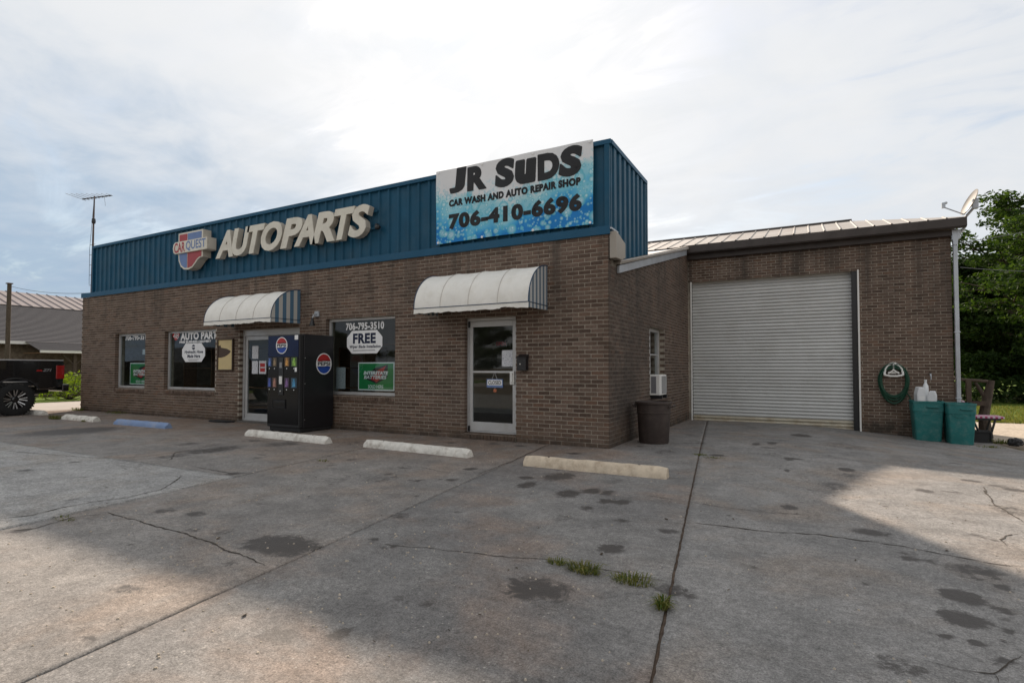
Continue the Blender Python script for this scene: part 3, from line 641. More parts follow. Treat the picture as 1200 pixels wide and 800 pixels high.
def window(o):
    x0, x1, z0, z1 = o; zs = z0 + .10
    f = frame_mb(x0 - .006, x1 + .006, zs, z1 - .004, .092, .15, .055, .05, .06).build('window', M['alu'], shop, bevel=.004)
    MB().quad((x0 + .045, PY + .006, zs + .05), (x1 - .045, PY + .006, zs + .05), (x1 - .045, PY + .006, z1 - .05), (x0 + .045, PY + .006, z1 - .05)).build('pane', M['glass'], f)
    mb = MB(); rowlock(mb, x0 + .003, x1 - .003, z0 + .002, zs - .003); mb.build('sill', M['brick'], f)
    MB().box(x0, x1, -.012, .09, z0 - .004, zs - .02).build('sill_mortar', M['mortar'], f)
    return f
w1 = window(OPEN_F[0]); w2 = window(OPEN_F[1]); w3 = window(OPEN_F[3])
def octagon(x0, x1, z0, z1, c): return [(x0 + c, z0), (x1 - c, z0), (x1, z0 + c), (x1, z1 - c), (x1 - c, z1), (x0 + c, z1), (x0, z1 - c), (x0, z0 + c)]
LET = dict(bold=.036, space=1.06)
text('lettering', '706-795-3510', M['print_white'], w1, (-14.22, PY, 2.03), XX, 1.16, .155, **LET)
text('lettering', '706-795-3510', M['print_white'], w3, (-5.73, PY, 2.035), XX, 1.04, .155, **LET)
text('lettering', 'AUTO PARTS', M['print_white'], w2, (-11.58, PY, 1.975), XX, 1.66, .195, bold=.05, space=1.05)
text('lettering', 'FREE BUSINESS DELIVERY', M['print_white'], w2, (-11.62, PY, 1.895), XX, 1.34, .06, bold=.05)
# small red and white emblem left of the words
e = MB()
for cx, cz, r in ((-11.86, 2.12, .075), (-11.70, 2.13, .075), (-11.78, 2.06, .085)):
    e.add([(cx + r * math.cos(a * math.pi / 8), PY, cz + r * math.sin(a * math.pi / 8)) for a in range(16)], [tuple(range(16))])
e.build('emblem', M['print_red'], w2)
text('lettering', '48', M['print_white'], w2, (-11.90, PY - .002, 2.02), XX, .24, .15, bold=.0)
MB().prism(octagon(-11.49, -10.52, 1.41, 1.885, .15), 'y', PY - .004, PY).build('sticker', M['print_white'], w2)
text('lettering', 'Hydraulic Hose', M['print_navy'], w2, (-11.38, PY - .006, 1.61), XX, .78, .095, bold=.035, shear=.15, space=1.05)
text('lettering', 'Made Here', M['print_navy'], w2, (-11.26, PY - .006, 1.515), XX, .54, .09, bold=.035, shear=.15, space=1.05)
MB().lathe([(.065, PY - .007), (.065, PY - .005)], (-11.0, 0, 1.785), 16, 'y').build('emblem', M['print_navy'], w2)
MB().box(-11.05, -10.93, PY - .009, PY - .0075, 1.775, 1.80).build('emblem', M['print_white'], w2)
MB().box(-11.24, -10.78, PY - .006, PY - .005, 1.465, 1.478).box(-11.2, -10.84, PY - .006, PY - .005, 1.44, 1.452).build('small_print', M['print_grey'], w2)
MB().prism(octagon(-5.69, -4.73, 1.55, 2.02, .14), 'y', PY - .004, PY - .001).build('sticker', M['print_white'], w3)
text('lettering', 'FREE', M['print_navy'], w3, (-5.52, PY - .006, 1.755), XX, .62, .21, bold=.048, space=1.08)
text('lettering', 'Wiper Blade Installation', M['print_navy'], w3, (-5.61, PY - .006, 1.645), XX, .84, .078, bold=.03, shear=.15, space=1.06)
MB().box(-5.52, -4.92, PY - .006, PY - .005, 1.605, 1.622).build('small_print', M['print_grey'], w3)

def door_leaf(name, x0, x1, z0, z1, y, side_handle, mid=None, st=.07, bot=.16, top=.10):
    d = frame_mb(x0, x1, z0, z1, y - .02, y + .02, st, top, bot)
    if mid: d.box(x0 + st, x1 - st, y - .018, y + .018, mid - .018, mid + .018)
    return d
# right door with its transom-less frame
o = OPEN_F[4]
f = frame_mb(o[0] - .006, o[1] + .006, .11, o[3] - .003, .085, .17, .045, .05, .02).build('glass_door', M['alu'], shop, bevel=.004)
door_leaf('leaf', o[0] + .042, o[1] - .042, .135, o[3] - .058, .11, 1, 1.185).build('door_leaf', M['alu'], f, bevel=.003)
MB().quad((o[0] + .10, .110, .28), (o[1] - .10, .110, .28), (o[1] - .10, .110, 2.0), (o[0] + .10, .110, 2.0)).build('pane', M['glass'], f)
MB().box(-1.80, -1.715, .052, .088, .97, 1.20).box(-1.775, -1.74, .03, .052, 1.0, 1.17).build('pull_handle', M['white'], f, bevel=.006)
MB().box(-2.665, -2.63, .07, .085, .12, .22).box(-2.665, -2.63, .07, .085, 1.98, 2.09).build('hinge', M['black_metal'], f)
mb = MB(); rowlock(mb, o[0] + .004, o[1] - .004, 0.004, .107, -.03); mb.build('sill', M['brick'], f)
MB().box(o[0], o[1], -.012, .09, -.05, .09).build('sill_mortar', M['mortar'], f)
# left entrance: storefront frame with a header, a door leaf and side light
o = OPEN_F[2]
f = frame_mb(o[0] - .006, o[1] + .006, .03, o[3] - .003, .085, .17, .07, .14, .05).box(-7.75, -7.69, .09, .165, .08, 2.0).build('glass_door', M['alu'], shop, bevel=.004)
door_leaf('leaf', o[0] + .075, -7.76, .06, o[3] - .15, .12, 1, None, .075, .14, .09).build('door_leaf', M['alu'], f, bevel=.003)
MB().quad((o[0] + .14, .12, .19), (-7.83, .12, .19), (-7.83, .12, 1.93), (o[0] + .14, .12, 1.93)).build('pane', M['glass'], f)
MB().quad((-7.69, .12, .08), (o[1] - .06, .12, .08), (o[1] - .06, .12, 2.0), (-7.69, .12, 2.0)).build('pane', M['glass'], f)
MB().box(o[0] + .002, o[1] - .002, -.06, .085, -.02, .028).build('threshold', M['int_floor'], f)

# side window above the air conditioner
o = OPEN_S[0]; xg = -.15
f = MB().box(xg - .04, xg + .04, o[0] - .006, o[0] + .06, o[2], o[3] - .003).box(xg - .04, xg + .04, o[1] - .06, o[1] + .006, o[2], o[3] - .003).box(xg - .04, xg + .04, o[0] + .06, o[1] - .06, o[3] - .07, o[3] - .003) \
    .box(xg - .04, xg + .04, o[0] + .06, o[1] - .06, o[2], o[2] + .06).box(xg - .025, xg + .03, 2.98, 3.04, o[2] + .06, o[3] - .07).box(xg - .02, xg + .02, o[0] + .06, o[1] - .06, 1.52, 1.55).build('window', M['alu'], shop, bevel=.004)
MB().quad((xg, o[0] + .05, o[2] + .05), (xg, o[1] - .05, o[2] + .05), (xg, o[1] - .05, o[3] - .06), (xg, o[0] + .05, o[3] - .06)).build('pane', M['glass'], f)

# roller door: every slat a part
DR = GY + .17
door = MB().box(0.03, 3.765, DR + .05, DR + .07, -.3, 3.52).build('roller_door', M['black_metal'], shop)
MB().box(0.03, .085, DR - .03, DR + .045, -.3, 3.50).build('guide_rail', M['black_metal'], door); MB().box(3.655, 3.763, GY + .03, DR + .045, -.3, 3.50).build('guide_rail', M['black_metal'], door)
MB().box(0.064, .10, GY - .022, GY + .03, -.12, 3.50).box(3.765, 3.80, GY - .022, GY + .03, -.19, 3.51).build('door_casing', M['white'], door, bevel=.004)
n_sl = 44; hs = 3.66 / n_sl; slp = []
prof = [(.006, 0), (-.002, hs * .07), (-.022, hs * .22), (-.030, hs * .45), (-.026, hs * .66), (-.008, hs * .90), (.006, hs)]
ns = len(prof); mb = MB(); mb.add([(.09, y, z) for y, z in prof] + [(3.665, y, z) for y, z in prof], [(i, i + 1, ns + i + 1, ns + i) for i in range(ns - 1)])
sl0 = mb.build('slat', M['door_slat'], door, smooth=True, angle=50)
for i in range(n_sl):
    o = sl0 if i == 0 else bpy.data.objects.new('slat', sl0.data)
    if i: COL.objects.link(o); o.parent = door
    o.location = (0, DR + random.uniform(-.002, .002), -.135 + i * hs)
b0 = sl0.data.copy(); b0.materials.clear(); b0.materials.append(M['rust_slat'])
for o in [c for c in door.children if c.name.startswith('slat')][:2]: o.data = b0; o['label'] = 'yellowed rust-stained bottom slat'
MB().box(.09, 3.665, DR - .03, DR + .02, -.20, -.13).build('bottom_bar', M['rust_slat'], door)

# roofs, gutter, downspout
ROOF = {'n': 0}
def ribbed(mb, x0, x1, ya, za, yb, zb, topf=None):
    w = (x1 - x0) / 3
    for k in range(3):
        a = x0 + k * w
        pts = [(a, 0), (a + w - .042, 0), (a + w - .030, .020), (a + w - .012, .020), (a + w, 0)]
        lo = [(x, ya, za + h) for x, h in pts]; hi = []
        for x, h in pts:
            t = 1.0 if topf is None else topf(x); hi.append((x, ya + (yb - ya) * t, za + (zb - za) * t + h))
        mb.add(lo + hi, [(i, i + 1, 6 + i, 5 + i) for i in range(4)])
RY0, RZ0, RY1, RZ1 = 6.24, 4.415, 8.3, 5.06
garage_roof = MB().box(-.05, 5.55, 6.5, 8.3, 4.145, 4.19).build('garage_roof', M['brown_trim'], shop)
for i in range(6):
    mb = MB(); a = -.05 + i * .96; ribbed(mb, a, a + .96, RY0, RZ0, RY1, RZ1, lambda x: 1.0 if x < 3.8 else max(0.02, (5.72 - x) / 1.92)); mb.build('roof_panel', M['roof_metal'], garage_roof)
for i in range(4):
    mb = MB(); a = -3.9 + i * .96; ribbed(mb, a, a + .96, 6.0, RZ0 - .24 * (RZ1 - RZ0) / (RY1 - RY0), RY1, RZ1); mb.build('roof_panel', M['roof_metal'], garage_roof)
MB().add([(5.72, RY0, RZ0), (5.72, 10.4, RZ0), (3.8, RY1, RZ1)], [(0, 1, 2)]).add([(5.72, 10.4, RZ0), (-16.4, 10.4, RZ0), (-16.4, RY1, RZ1), (3.8, RY1, RZ1)], [(0, 1, 2, 3)]).build('hip_sheet', M['roof_metal'], garage_roof)
MB().tube([(-8, RY1, RZ1 + .02), (3.8, RY1, RZ1 + .02)], .035, 6).build('ridge_cap', M['brown_trim'], garage_roof)
MB().box(-.04, 5.70, 6.20, 6.225, 4.22, 4.405).box(-.04, 5.70, 6.225, 6.34, 4.20, 4.225).box(-.04, 5.70, 6.34, 6.36, 4.225, 4.40).box(-.04, -.02, 6.225, 6.34, 4.225, 4.40).box(5.68, 5.70, 6.225, 6.34, 4.225, 4.40).build('gutter', M['brown_trim'], shop, bevel=.006)
MB().box(-.02, 5.56, 6.40, 6.515, 4.075, 4.21).build('fascia', M['brown_trim'], shop)
d = MB().box(5.475, 5.60, 6.40, 6.50, 3.98, 4.2); d.prism([(5.475, 4.2), (5.60, 4.2), (5.575, 3.86), (5.50, 3.86)], 'y', 6.395, 6.505)
d.box(5.50, 5.575, 6.41, 6.49, -.22, 3.9).box(5.485, 5.59, 6.405, 6.495, 2.0, 2.03).box(5.485, 5.59, 6.405, 6.495, .6, .63)
d.build('downspout', M['galv'], shop, bevel=.01)
shed = MB().prism([(.25, roof_z(.25) - .06), (8.28, roof_z(8.28) - .10), (8.28, roof_z(8.28) - .03), (.25, roof_z(.25) - .015)], 'x', -16.38, -.02).build('shed_roof', M['galv'], shop)
pm = None
for i in range(18):
    if pm is None:
        mb = MB(); ribbed(mb, 0, .917, .3, roof_z(.3) + .002, 8.25, roof_z(8.25) - .075); o = mb.build('roof_panel', M['roof_metal'], shed); pm = o.data
    else: o = bpy.data.objects.new('roof_panel', pm); COL.objects.link(o); o.parent = shed
    o.location = (-16.4 + i * .917, 0, 0)
MB().prism([(.40, 2.80), (6.17, 4.155), (6.17, 4.295), (.40, 2.925)], 'x', .012, .05).build('rake_fascia', M['galv'], shop)
MB().prism([(.33, 2.93), (6.2, 4.30), (6.2, 4.385), (.33, 2.985)], 'x', -.02, .085).build('rake_trim', M['tan_box'], shop)
# bent sheet box closing the end of the front coping
MB().prism([(.0, 2.97), (.0, 3.40), (.13, 3.38), (.50, 3.29), (.50, 3.05), (.30, 2.985)], 'x', .012, .125).build('coping_end_box', M['tan_box'], shop, bevel=.012)
MB().box(.035, .06, -.03, .32, 3.43, 3.455).build('drip_strip', M['galv'], shop)

# ------------------------------------------------------------------ signs on the parapet
sg = thing('letter_sign', 'cream raised letters AUTO PARTS mounted on the blue parapet', 'sign')
for ch, a, b in (('A', -9.71, -9.03), ('U', -9.10, -8.42), ('T', -8.56, -7.90), ('O', -8.07, -7.33), ('P', -7.42, -6.69), ('A', -6.98, -6.30), ('R', -6.43, -5.74), ('T', -5.79, -5.18), ('S', -5.40, -4.79)):
    b -= .035; body = text('letter', ch, M['letter_side'], sg, (a, -.04, 3.865), XX, b - a, .64, bold=.04, shear=.26, ext=.2, depth=.12)
    text('letter_face', ch, M['letter_face'], body, (a, -.163, 3.865), XX, b - a, .64, bold=.04, shear=.26, ext=.02, depth=.012)
MB().box(-9.75, -4.75, -.036, -.004, 4.02, 4.06).box(-9.75, -4.75, -.036, -.004, 4.36, 4.40).build('mounting_rail', M['blue'], sg)
MB().lathe([(.04, 0), (.05, .06), (.03, .10)], (-4.72, -.10, 4.02), 10, 'x').box(-4.75, -4.70, -.10, -.03, 4.0, 4.10).build('junction_box', M['black_metal'], sg)

emb = thing('shield_sign', 'red and blue shield emblem with a cream name bar left of the raised letters', 'sign')
shield = [(-11.11, 4.62), (-11.11, 4.12), (-11.09, 3.93), (-11.0, 3.78), (-10.86, 3.70), (-10.68, 3.685), (-10.52, 3.72), (-10.40, 3.81), (-10.30, 3.90), (-10.20, 3.945), (-10.10, 3.95), (-10.10, 4.62)][::-1]
MB().prism(shield, 'y', -.24, -.04).build('body', M['letter_side'], emb)
MB().prism([(x * .995 - .0525, z) for x, z in shield], 'y', -.247, -.2405).build('border', M['letter_face'], emb)
def clipx(poly, x0, x1, z0, z1):
    for ax, lim, s in ((0, x0, 1), (0, x1, -1), (1, z0, 1), (1, z1, -1)):
        out = []
        for p, q in zip(poly, poly[1:] + poly[:1]):
            ip, iq = (p[ax] - lim) * s >= 0, (q[ax] - lim) * s >= 0
            if ip: out.append(p)
            if ip != iq:
                t = (lim - p[ax]) / (q[ax] - p[ax]); out.append((p[0] + (q[0] - p[0]) * t, p[1] + (q[1] - p[1]) * t))
        poly = out
    return poly
inner = [(-10.61 + (x + 10.61) * .90, 4.16 + (z - 4.16) * .915) for x, z in shield]
for x0, x1, z0, z1, m in ((-12, -10.735, 4.3, 5, 'sign_red'), (-10.71, -9, 4.3, 5, 'sign_blue'), (-12, -10.735, 3, 4.2, 'sign_blue'), (-10.71, -9, 3, 4.2, 'sign_red')):
    MB().prism(clipx(inner, x0, x1, z0, z1), 'y', -.253, -.2472).build('field', M[m], emb)
bar = [(-11.18, 4.10), (-9.88, 4.10), (-9.86, 4.12), (-9.86, 4.40), (-11.18, 4.40), (-11.25, 4.36), (-11.28, 4.25), (-11.25, 4.14)]
MB().prism(bar, 'y', -.285, -.06).build('name_bar', M['letter_side'], emb)
MB().prism([(-10.57 + (x + 10.57) * .985, 4.25 + (z - 4.25) * .95) for x, z in bar], 'y', -.292, -.2855).build('name_bar_face', M['letter_face'], emb)
text('lettering', 'CAR', M['sign_red'], emb, (-11.21, -.2935, 4.125), XX, .46, .25, bold=.03)
text('lettering', 'QUEST', M['sign_blue'], emb, (-10.72, -.2935, 4.125), XX, .80, .25, bold=.02)

# banner
def banner_mat():
    m = bpy.data.materials.new('printed_banner_vinyl'); m.use_nodes = True; nt = m.node_tree; N = nt.nodes; L = nt.links; b = N['Principled BSDF']
    b.inputs['Roughness'].default_value = 0.5; b.inputs['Specular IOR Level'].default_value = 0.25
    g = N.new('ShaderNodeTexCoord'); sp = N.new('ShaderNodeSeparateXYZ'); L.new(g.outputs['Object'], sp.inputs[0])
    def mth(op, a, c, cl=False):
        n = N.new('ShaderNodeMath'); n.operation = op; n.use_clamp = cl
        for i, v in enumerate((a, c)):
            if isinstance(v, (int, float)): n.inputs[i].default_value = v
            else: L.new(v, n.inputs[i])
        return n.outputs[0]
    def mix(f, a, c):
        n = N.new('ShaderNodeMix'); n.data_type = 'RGBA'
        for s, v in ((n.inputs[0], f), (n.inputs[6], a), (n.inputs[7], c)):
            if isinstance(v, (int, float)): s.default_value = v
            elif isinstance(v, tuple): s.default_value = (*v, 1)
            else: L.new(v, s)
        return n.outputs[2]
    ns = N.new('ShaderNodeTexNoise'); ns.inputs['Scale'].default_value = 2.2; ns.inputs['Detail'].default_value = 5; L.new(g.outputs['Object'], ns.inputs['Vector'])
    # height of the foam edge is lower in the middle, higher at both ends
    edge = mth('MULTIPLY', mth('ABSOLUTE', mth('SUBTRACT', sp.outputs[0], 1.35), 0), 0.22)
    t = mth('ADD', mth('SUBTRACT', sp.outputs[2], edge), mth('MULTIPLY', mth('SUBTRACT', ns.outputs[0], .5), 1.1))
    r = N.new('ShaderNodeValToRGB'); L.new(mth('MULTIPLY', t, 1 / 1.36), r.inputs[0]); e = r.color_ramp.elements
    pts = [(0.0, (0.012, 0.20, 0.54)), (0.10, (0.04, 0.34, 0.66)), (0.24, (0.17, 0.52, 0.68)), (0.38, (0.38, 0.64, 0.70)), (0.50, (0.70, 0.72, 0.74)), (1, (0.76, 0.76, 0.77))]
    while len(e) < len(pts): e.new(.5)
    for el, (p, c) in zip(e, pts): el.position = p; el.color = (*c, 1)
    cur = r.outputs[0]
    low = N.new('ShaderNodeMapRange'); low.inputs[1].default_value = 0.95; low.inputs[2].default_value = 0.6; L.new(t, low.inputs[0])
    for sc, thr, amt in ((4.0, .40, .8), (6.5, .38, .8), (11.0, .38, .75), (17.0, .36, .6)):
        v = N.new('ShaderNodeTexVoronoi'); v.inputs['Scale'].default_value = sc; mp = N.new('ShaderNodeMapping'); mp.inputs['Scale'].default_value = (1, 0.001, 1)
        mp.inputs['Location'].default_value = (sc, 0, sc * .3)
        L.new(g.outputs['Object'], mp.inputs[0]); L.new(mp.outputs[0], v.inputs['Vector'])
        dd = v.outputs['Distance']
        ring = N.new('ShaderNodeMapRange'); ring.inputs[1].default_value = thr; ring.inputs[2].default_value = thr - .03; L.new(dd, ring.inputs[0])
        sc_ = N.new('ShaderNodeSeparateColor'); L.new(v.outputs['Color'], sc_.inputs[0])
        on = mth('GREATER_THAN', sc_.outputs[0], 0.22)
        f = mth('MULTIPLY', mth('MULTIPLY', ring.outputs[0], on), mth('MULTIPLY', low.outputs[0], amt))
        bc = mix(mth('MULTIPLY', dd, 3.0, True), (0.72, 0.86, 0.88), (0.10, 0.45, 0.58))
        cur = mix(f, cur, bc)
    L.new(cur, b.inputs['Base Color'])
    w = N.new('ShaderNodeTexWave'); w.inputs['Scale'].default_value = 0.55; w.inputs['Distortion'].default_value = 6; w.inputs['Detail'].default_value = 2; w.bands_direction = 'DIAGONAL'
    L.new(g.outputs['Object'], w.inputs['Vector']); bp = N.new('ShaderNodeBump'); bp.inputs['Strength'].default_value = .5; bp.inputs['Distance'].default_value = .03
    L.new(w.outputs[0], bp.inputs['Height']); L.new(bp.outputs[0], b.inputs['Normal'])
    return m
ban = thing('banner', 'vinyl banner with blue foam bubbles, bold black words and a phone number on the parapet', 'banner', (-3.29, -.052, 3.53))
def wav(x, z): return 0.010 * math.sin(2.6 * x + 1.9 * z) * math.sin(1.7 * z + .4) + .006 * math.sin(7 * x - 4 * z)
nx, nz = 62, 28; vs = []; fs = []
for j in range(nz + 1):
    for i in range(nx + 1):
        x = 3.06 * i / nx; z = 1.36 * j / nz; sag = .02 * math.sin(math.pi * i / nx)
        vs.append((x, -wav(x, z) - .004, z + sag * (1 - j / nz)))
for j in range(nz):
    for i in range(nx): a = j * (nx + 1) + i; fs.append((a, a + 1, a + nx + 2, a + nx + 1))
sheet_o = MB().add(vs, fs).build('vinyl_sheet', banner_mat(), ban, smooth=True, angle=80)
def on_banner(name, items, m):
    mb = MB()
    for s, x, z, w, h, k in items: text_mb(mb, s, (x, 0, z), XX, w, h, **k)
    me_o = mb.build(name, m, ban); bm = bmesh.new(); bm.from_mesh(me_o.data)
    bmesh.ops.subdivide_edges(bm, edges=[e for e in bm.edges if e.calc_length() > .12], cuts=2, use_grid_fill=False)
    bmesh.ops.triangulate(bm, faces=bm.faces)
    for v in bm.verts: v.co.y = -wav(v.co.x, v.co.z) - .0085
    bm.to_mesh(me_o.data); bm.free(); return me_o
HV = dict(bold=.052)
on_banner('lettering', [('J', .29, .90, .37, .46, dict(bold=.075, shear=.05)), ('R', .68, .885, .40, .44, dict(bold=.07))], M['print_black'])
on_banner('lettering', [('S', 1.25, .85, .39, .50, dict(bold=.07, shear=.06)), ('u', 1.655, .84, .41, .42, dict(bold=.085, shear=.05)), ('D', 2.085, .84, .40, .45, dict(bold=.07)), ('S', 2.47, .825, .41, .50, dict(bold=.07, shear=.10))], M['print_black'])
on_banner('lettering', [('CAR WASH AND AUTO REPAIR SHOP', .29, .66, 2.56, .13, dict(bold=.07, space=1.12))], M['print_black'])
on_banner('lettering', [('706-410-6696', .29, .24, 2.58, .29, dict(bold=.06, space=1.12))], M['print_black'])
for x in (.05, 1.0, 2.0, 3.01):
    for z in (.03, 1.33): MB().lathe([(.022, -.022), (.022, -.016)], (x, 0, z), 10, 'y').build('grommet', M['print_white'], ban)

# ------------------------------------------------------------------ awnings
def stripe_mat(name, a, b, pitch):
    m = mat(name, a, 0.85, 0.05); nt = m.node_tree; N = nt.nodes; L = nt.links; bs = N['Principled BSDF']
    g = N.new('ShaderNodeNewGeometry'); sp = N.new('ShaderNodeSeparateXYZ'); L.new(g.outputs['Position'], sp.inputs[0])
    d = N.new('ShaderNodeMath'); d.operation = 'MULTIPLY'; d.inputs[1].default_value = 1 / pitch; L.new(sp.outputs[1], d.inputs[0])
    f = N.new('ShaderNodeMath'); f.operation = 'FRACT'; L.new(d.outputs[0], f.inputs[0]); c = N.new('ShaderNodeMath'); c.operation = 'GREATER_THAN'; c.inputs[1].default_value = .5; L.new(f.outputs[0], c.inputs[0])
    mx = N.new('ShaderNodeMix'); mx.data_type = 'RGBA'; L.new(c.outputs[0], mx.inputs[0]); mx.inputs[6].default_value = (*a, 1); mx.inputs[7].default_value = (*b, 1); L.new(mx.outputs[2], bs.inputs['Base Color']); return m
M['stripe'] = stripe_mat('blue_striped_canvas', (0.50, 0.49, 0.46), (0.09, 0.17, 0.25), 0.185)
M['stripe_fine'] = stripe_mat('grey_striped_canvas', (0.46, 0.46, 0.45), (0.12, 0.16, 0.20), 0.13)
M['canvas_seam'] = mat('canvas_seam', (.55, .53, .49), .9, .1)
def awning(label, x0, x1, z0, z1, dep, em, ribs, sag):
    t = thing('awning', label, 'awning', group='canopies over the shop doors')
    n = 14; arc = [(-dep * math.sin(math.pi / 2 * k / n) - .012, z0 + .09 + (z1 - z0 - .09) * math.cos(math.pi / 2 * k / n)) for k in range(n + 1)]
    nx = ribs * 8; vs = []; fs = []
    for i in range(nx + 1):
        x = x0 + (x1 - x0) * i / nx; ph = (i % 8) / 8; s = -sag * math.sin(math.pi * ph)
        for k, (y, z) in enumerate(arc):
            q = math.sin(math.pi * min(1, k / n * 1.15)) if k < n else 0
            vs.append((x, y - s * q * .6 * math.sin(math.pi / 2 * k / n), z + s * max(q, .6 if k < 4 else 0) * math.cos(math.pi / 2 * k / n)))
    m_ = n + 1
    for i in range(nx):
        for k in range(n): a = i * m_ + k; fs.append((a, a + 1, a + m_ + 1, a + m_))
    MB().add(vs, fs).build('canopy', M['canvas'], t, smooth=True, angle=60)
    # valance with a ragged hem
    vs = []; fs = []; random.seed(int(x0 * 10)); y = -dep - .012; nn = 60
    for i in range(nn + 1):
        x = x0 + (x1 - x0) * i / nn; hem = z0 + .004 * math.sin(i * .7) + random.uniform(-.004, .008) + (.022 if 46 < i < 54 else 0)
        vs += [(x, y, z0 + .088), (x, y - .006, hem)]
    fs = [(2 * i, 2 * i + 1, 2 * i + 3, 2 * i + 2) for i in range(nn)]
    MB().add(vs, fs).build('valance', M['canvas'], t)
    for x in (x0 + .002, x1 - .002):
        vs = [(x, -.012, z0 + .02)] + [(x, yy, zz) for yy, zz in arc] + [(x, y, z0 + .005)]
        MB().add(vs, [tuple(range(len(vs)))]).build('end_panel', em, t)
        MB().tube([(x, yy, zz + .004) for yy, zz in arc], .009, 5).build('piping', M['darkblue'], t)
    MB().tube([(x0, y - .004, z0 + .09), (x1, y - .004, z0 + .09)], .007, 5).tube([(x1 + .003, y, z0 + .09), (x1 + .003, -.012, z0 + .09)], .006, 5).build('piping', M['darkblue'], t)
    for i in range(1, ribs):
        x = x0 + (x1 - x0) * i / ribs; MB().tube([(x, yy - .003, zz + .003) for yy, zz in arc], .006, 4).build('seam', M['canvas_seam'], t)
    fr = MB()
    for i in range(ribs + 1):
        x = x0 + .02 + (x1 - x0 - .04) * i / ribs; fr.tube([(x, yy + .02, zz - .012) for yy, zz in arc], .010, 5)
    fr.tube([(x0, -dep + .02, z0 + .08), (x1, -dep + .02, z0 + .08)], .012, 5); fr.tube([(x0, -.02, z1 - .02), (x1, -.02, z1 - .02)], .012, 5)
    fr.build('support_frame', M['galv'], t)
awning('white rounded awning with blue striped ends over the vending machine and left door', -9.2, -6.95, 2.20, 2.94, .74, M['stripe'], 4, .022)
awning('white rounded awning with narrow grey striped end over the right glass door', -3.28, -1.05, 2.19, 2.94, .70, M['stripe_fine'], 4, .022)

# ------------------------------------------------------------------ vending machine
vm = thing('vending_machine', 'black soda vending machine with blue top and button panel beside the left door', 'vending machine', (-6.335, -.50, 0))
hw, hd = .465, .43
MB().box(-hw + .03, hw - .03, -hd + .05, hd - .03, .02, .09).build('kick_plate', M['black_plastic'], vm)
MB().box(-hw, hw, -hd + .10, hd, .085, 1.915).build('cabinet', M['black_metal'], vm, bevel=.012)
MB().box(-hw + .004, hw - .004, -hd, -hd + .096, .095, 1.91).build('front_door', M['black_plastic'], vm, bevel=.018)
M['gloss_black'] = mat('glossy_black_panel', (0.006, 0.006, 0.007), 0.18, 0.05, spec=0.25)
M['vend_navy'] = mat('navy_lit_panel', (0.005, 0.012, 0.05), 0.2, 0.25, 6, spec=0.25)
fy = -hd - .002
def fx(u): return -hw + .93 * u
def fz(v): return 1.912 - 1.82 * v
MB().box(fx(.03), fx(.97), fy - .006, fy, fz(.24), fz(.015)).build('header_panel', M['vend_navy'], vm)
MB().box(fx(.03), fx(.97), fy - .006, fy, fz(.62), fz(.243)).build('selection_panel', M['gloss_black'], vm)
MB().box(fx(.03), fx(.97), fy - .004, fy, fz(.965), fz(.622)).build('lower_panel', M['gloss_black'], vm)
MB().box(fx(.21), fx(.59), fy - .012, fy + .02, fz(.79), fz(.705)).build('delivery_slot', M['black_plastic'], vm, bevel=.008)
MB().box(fx(.23), fx(.57), fy - .016, fy - .012, fz(.78), fz(.73)).build('slot_flap', M['gloss_black'], vm)
frame_mb(fx(.20), fx(.60), fz(.795), fz(.70), fy - .02, fy - .012, .012).build('slot_rim', M['rubber'], vm)
MB().box(fx(.385), fx(.525), fy - .018, fy - .006, fz(.655), fz(.25)).build('coin_panel', M['black_metal'], vm, bevel=.006)
MB().box(fx(.41), fx(.50), fy - .026, fy - .018, fz(.535), fz(.45)).build('bill_slot', M['white'], vm, bevel=.006)
MB().box(fx(.42), fx(.49), fy - .024, fy - .018, fz(.36), fz(.30)).build('display', M['print_grey'], vm)
MB().lathe([(.016, -.012), (.016, 0)], (fx(.455), fy - .018, fz(.61)), 10, 'y').build('lock', M['chrome'], vm)
cols = [(.10, .20, .55), (.30, .20, .10), (.75, .35, .06), (.28, .55, .06), (.05, .10, .45), (.48, .22, .16), (.22, .10, .30), (.05, .28, .50)]
ci = 0
for v0, v1 in ((.248, .345), (.468, .572)):
    for u0, u1 in ((.03, .145), (.185, .31), (.56, .70), (.765, .93)):
        c = tuple(x * .85 + .03 for x in cols[ci]); cm = mat('drink_label_print', c, .3, .5, 22); cb = mat('drink_label_ground', tuple(x * .22 + .02 for x in c), .3, .3, 14); ci += 1
        p = MB().box(fx(u0), fx(u1), fy - .010, fy - .006, fz(v1), fz(v0)).build('drink_label', cb, vm)
        w = fx(u1) - fx(u0); xm = (fx(u0) + fx(u1)) / 2; zb, zt = fz(v1) + .015, fz(v0) - .012; hb = zt - zb
        MB().prism([(xm - w * .26, zb), (xm + w * .26, zb), (xm + w * .26, zb + hb * .55), (xm + w * .10, zb + hb * .8), (xm + w * .10, zt), (xm - w * .10, zt), (xm - w * .10, zb + hb * .8), (xm - w * .26, zb + hb * .55)], 'y', fy - .013, fy - .0102).build('bottle_picture', cm, p)
        MB().lathe([(.010, -.010), (.010, 0)], ((fx(u0) + fx(u1)) / 2, fy - .006, fz(v1 + .022)), 10, 'y').build('button', M['print_white'], vm)
MB().box(fx(.86), fx(.96), fy - .010, fy - .0065, fz(.06), fz(.012)).build('notice', M['print_white'], vm)
MB().box(fx(.87), fx(.93), fy - .010, fy - .0065, fz(.40), fz(.355)).build('price_tag', M['print_white'], vm)
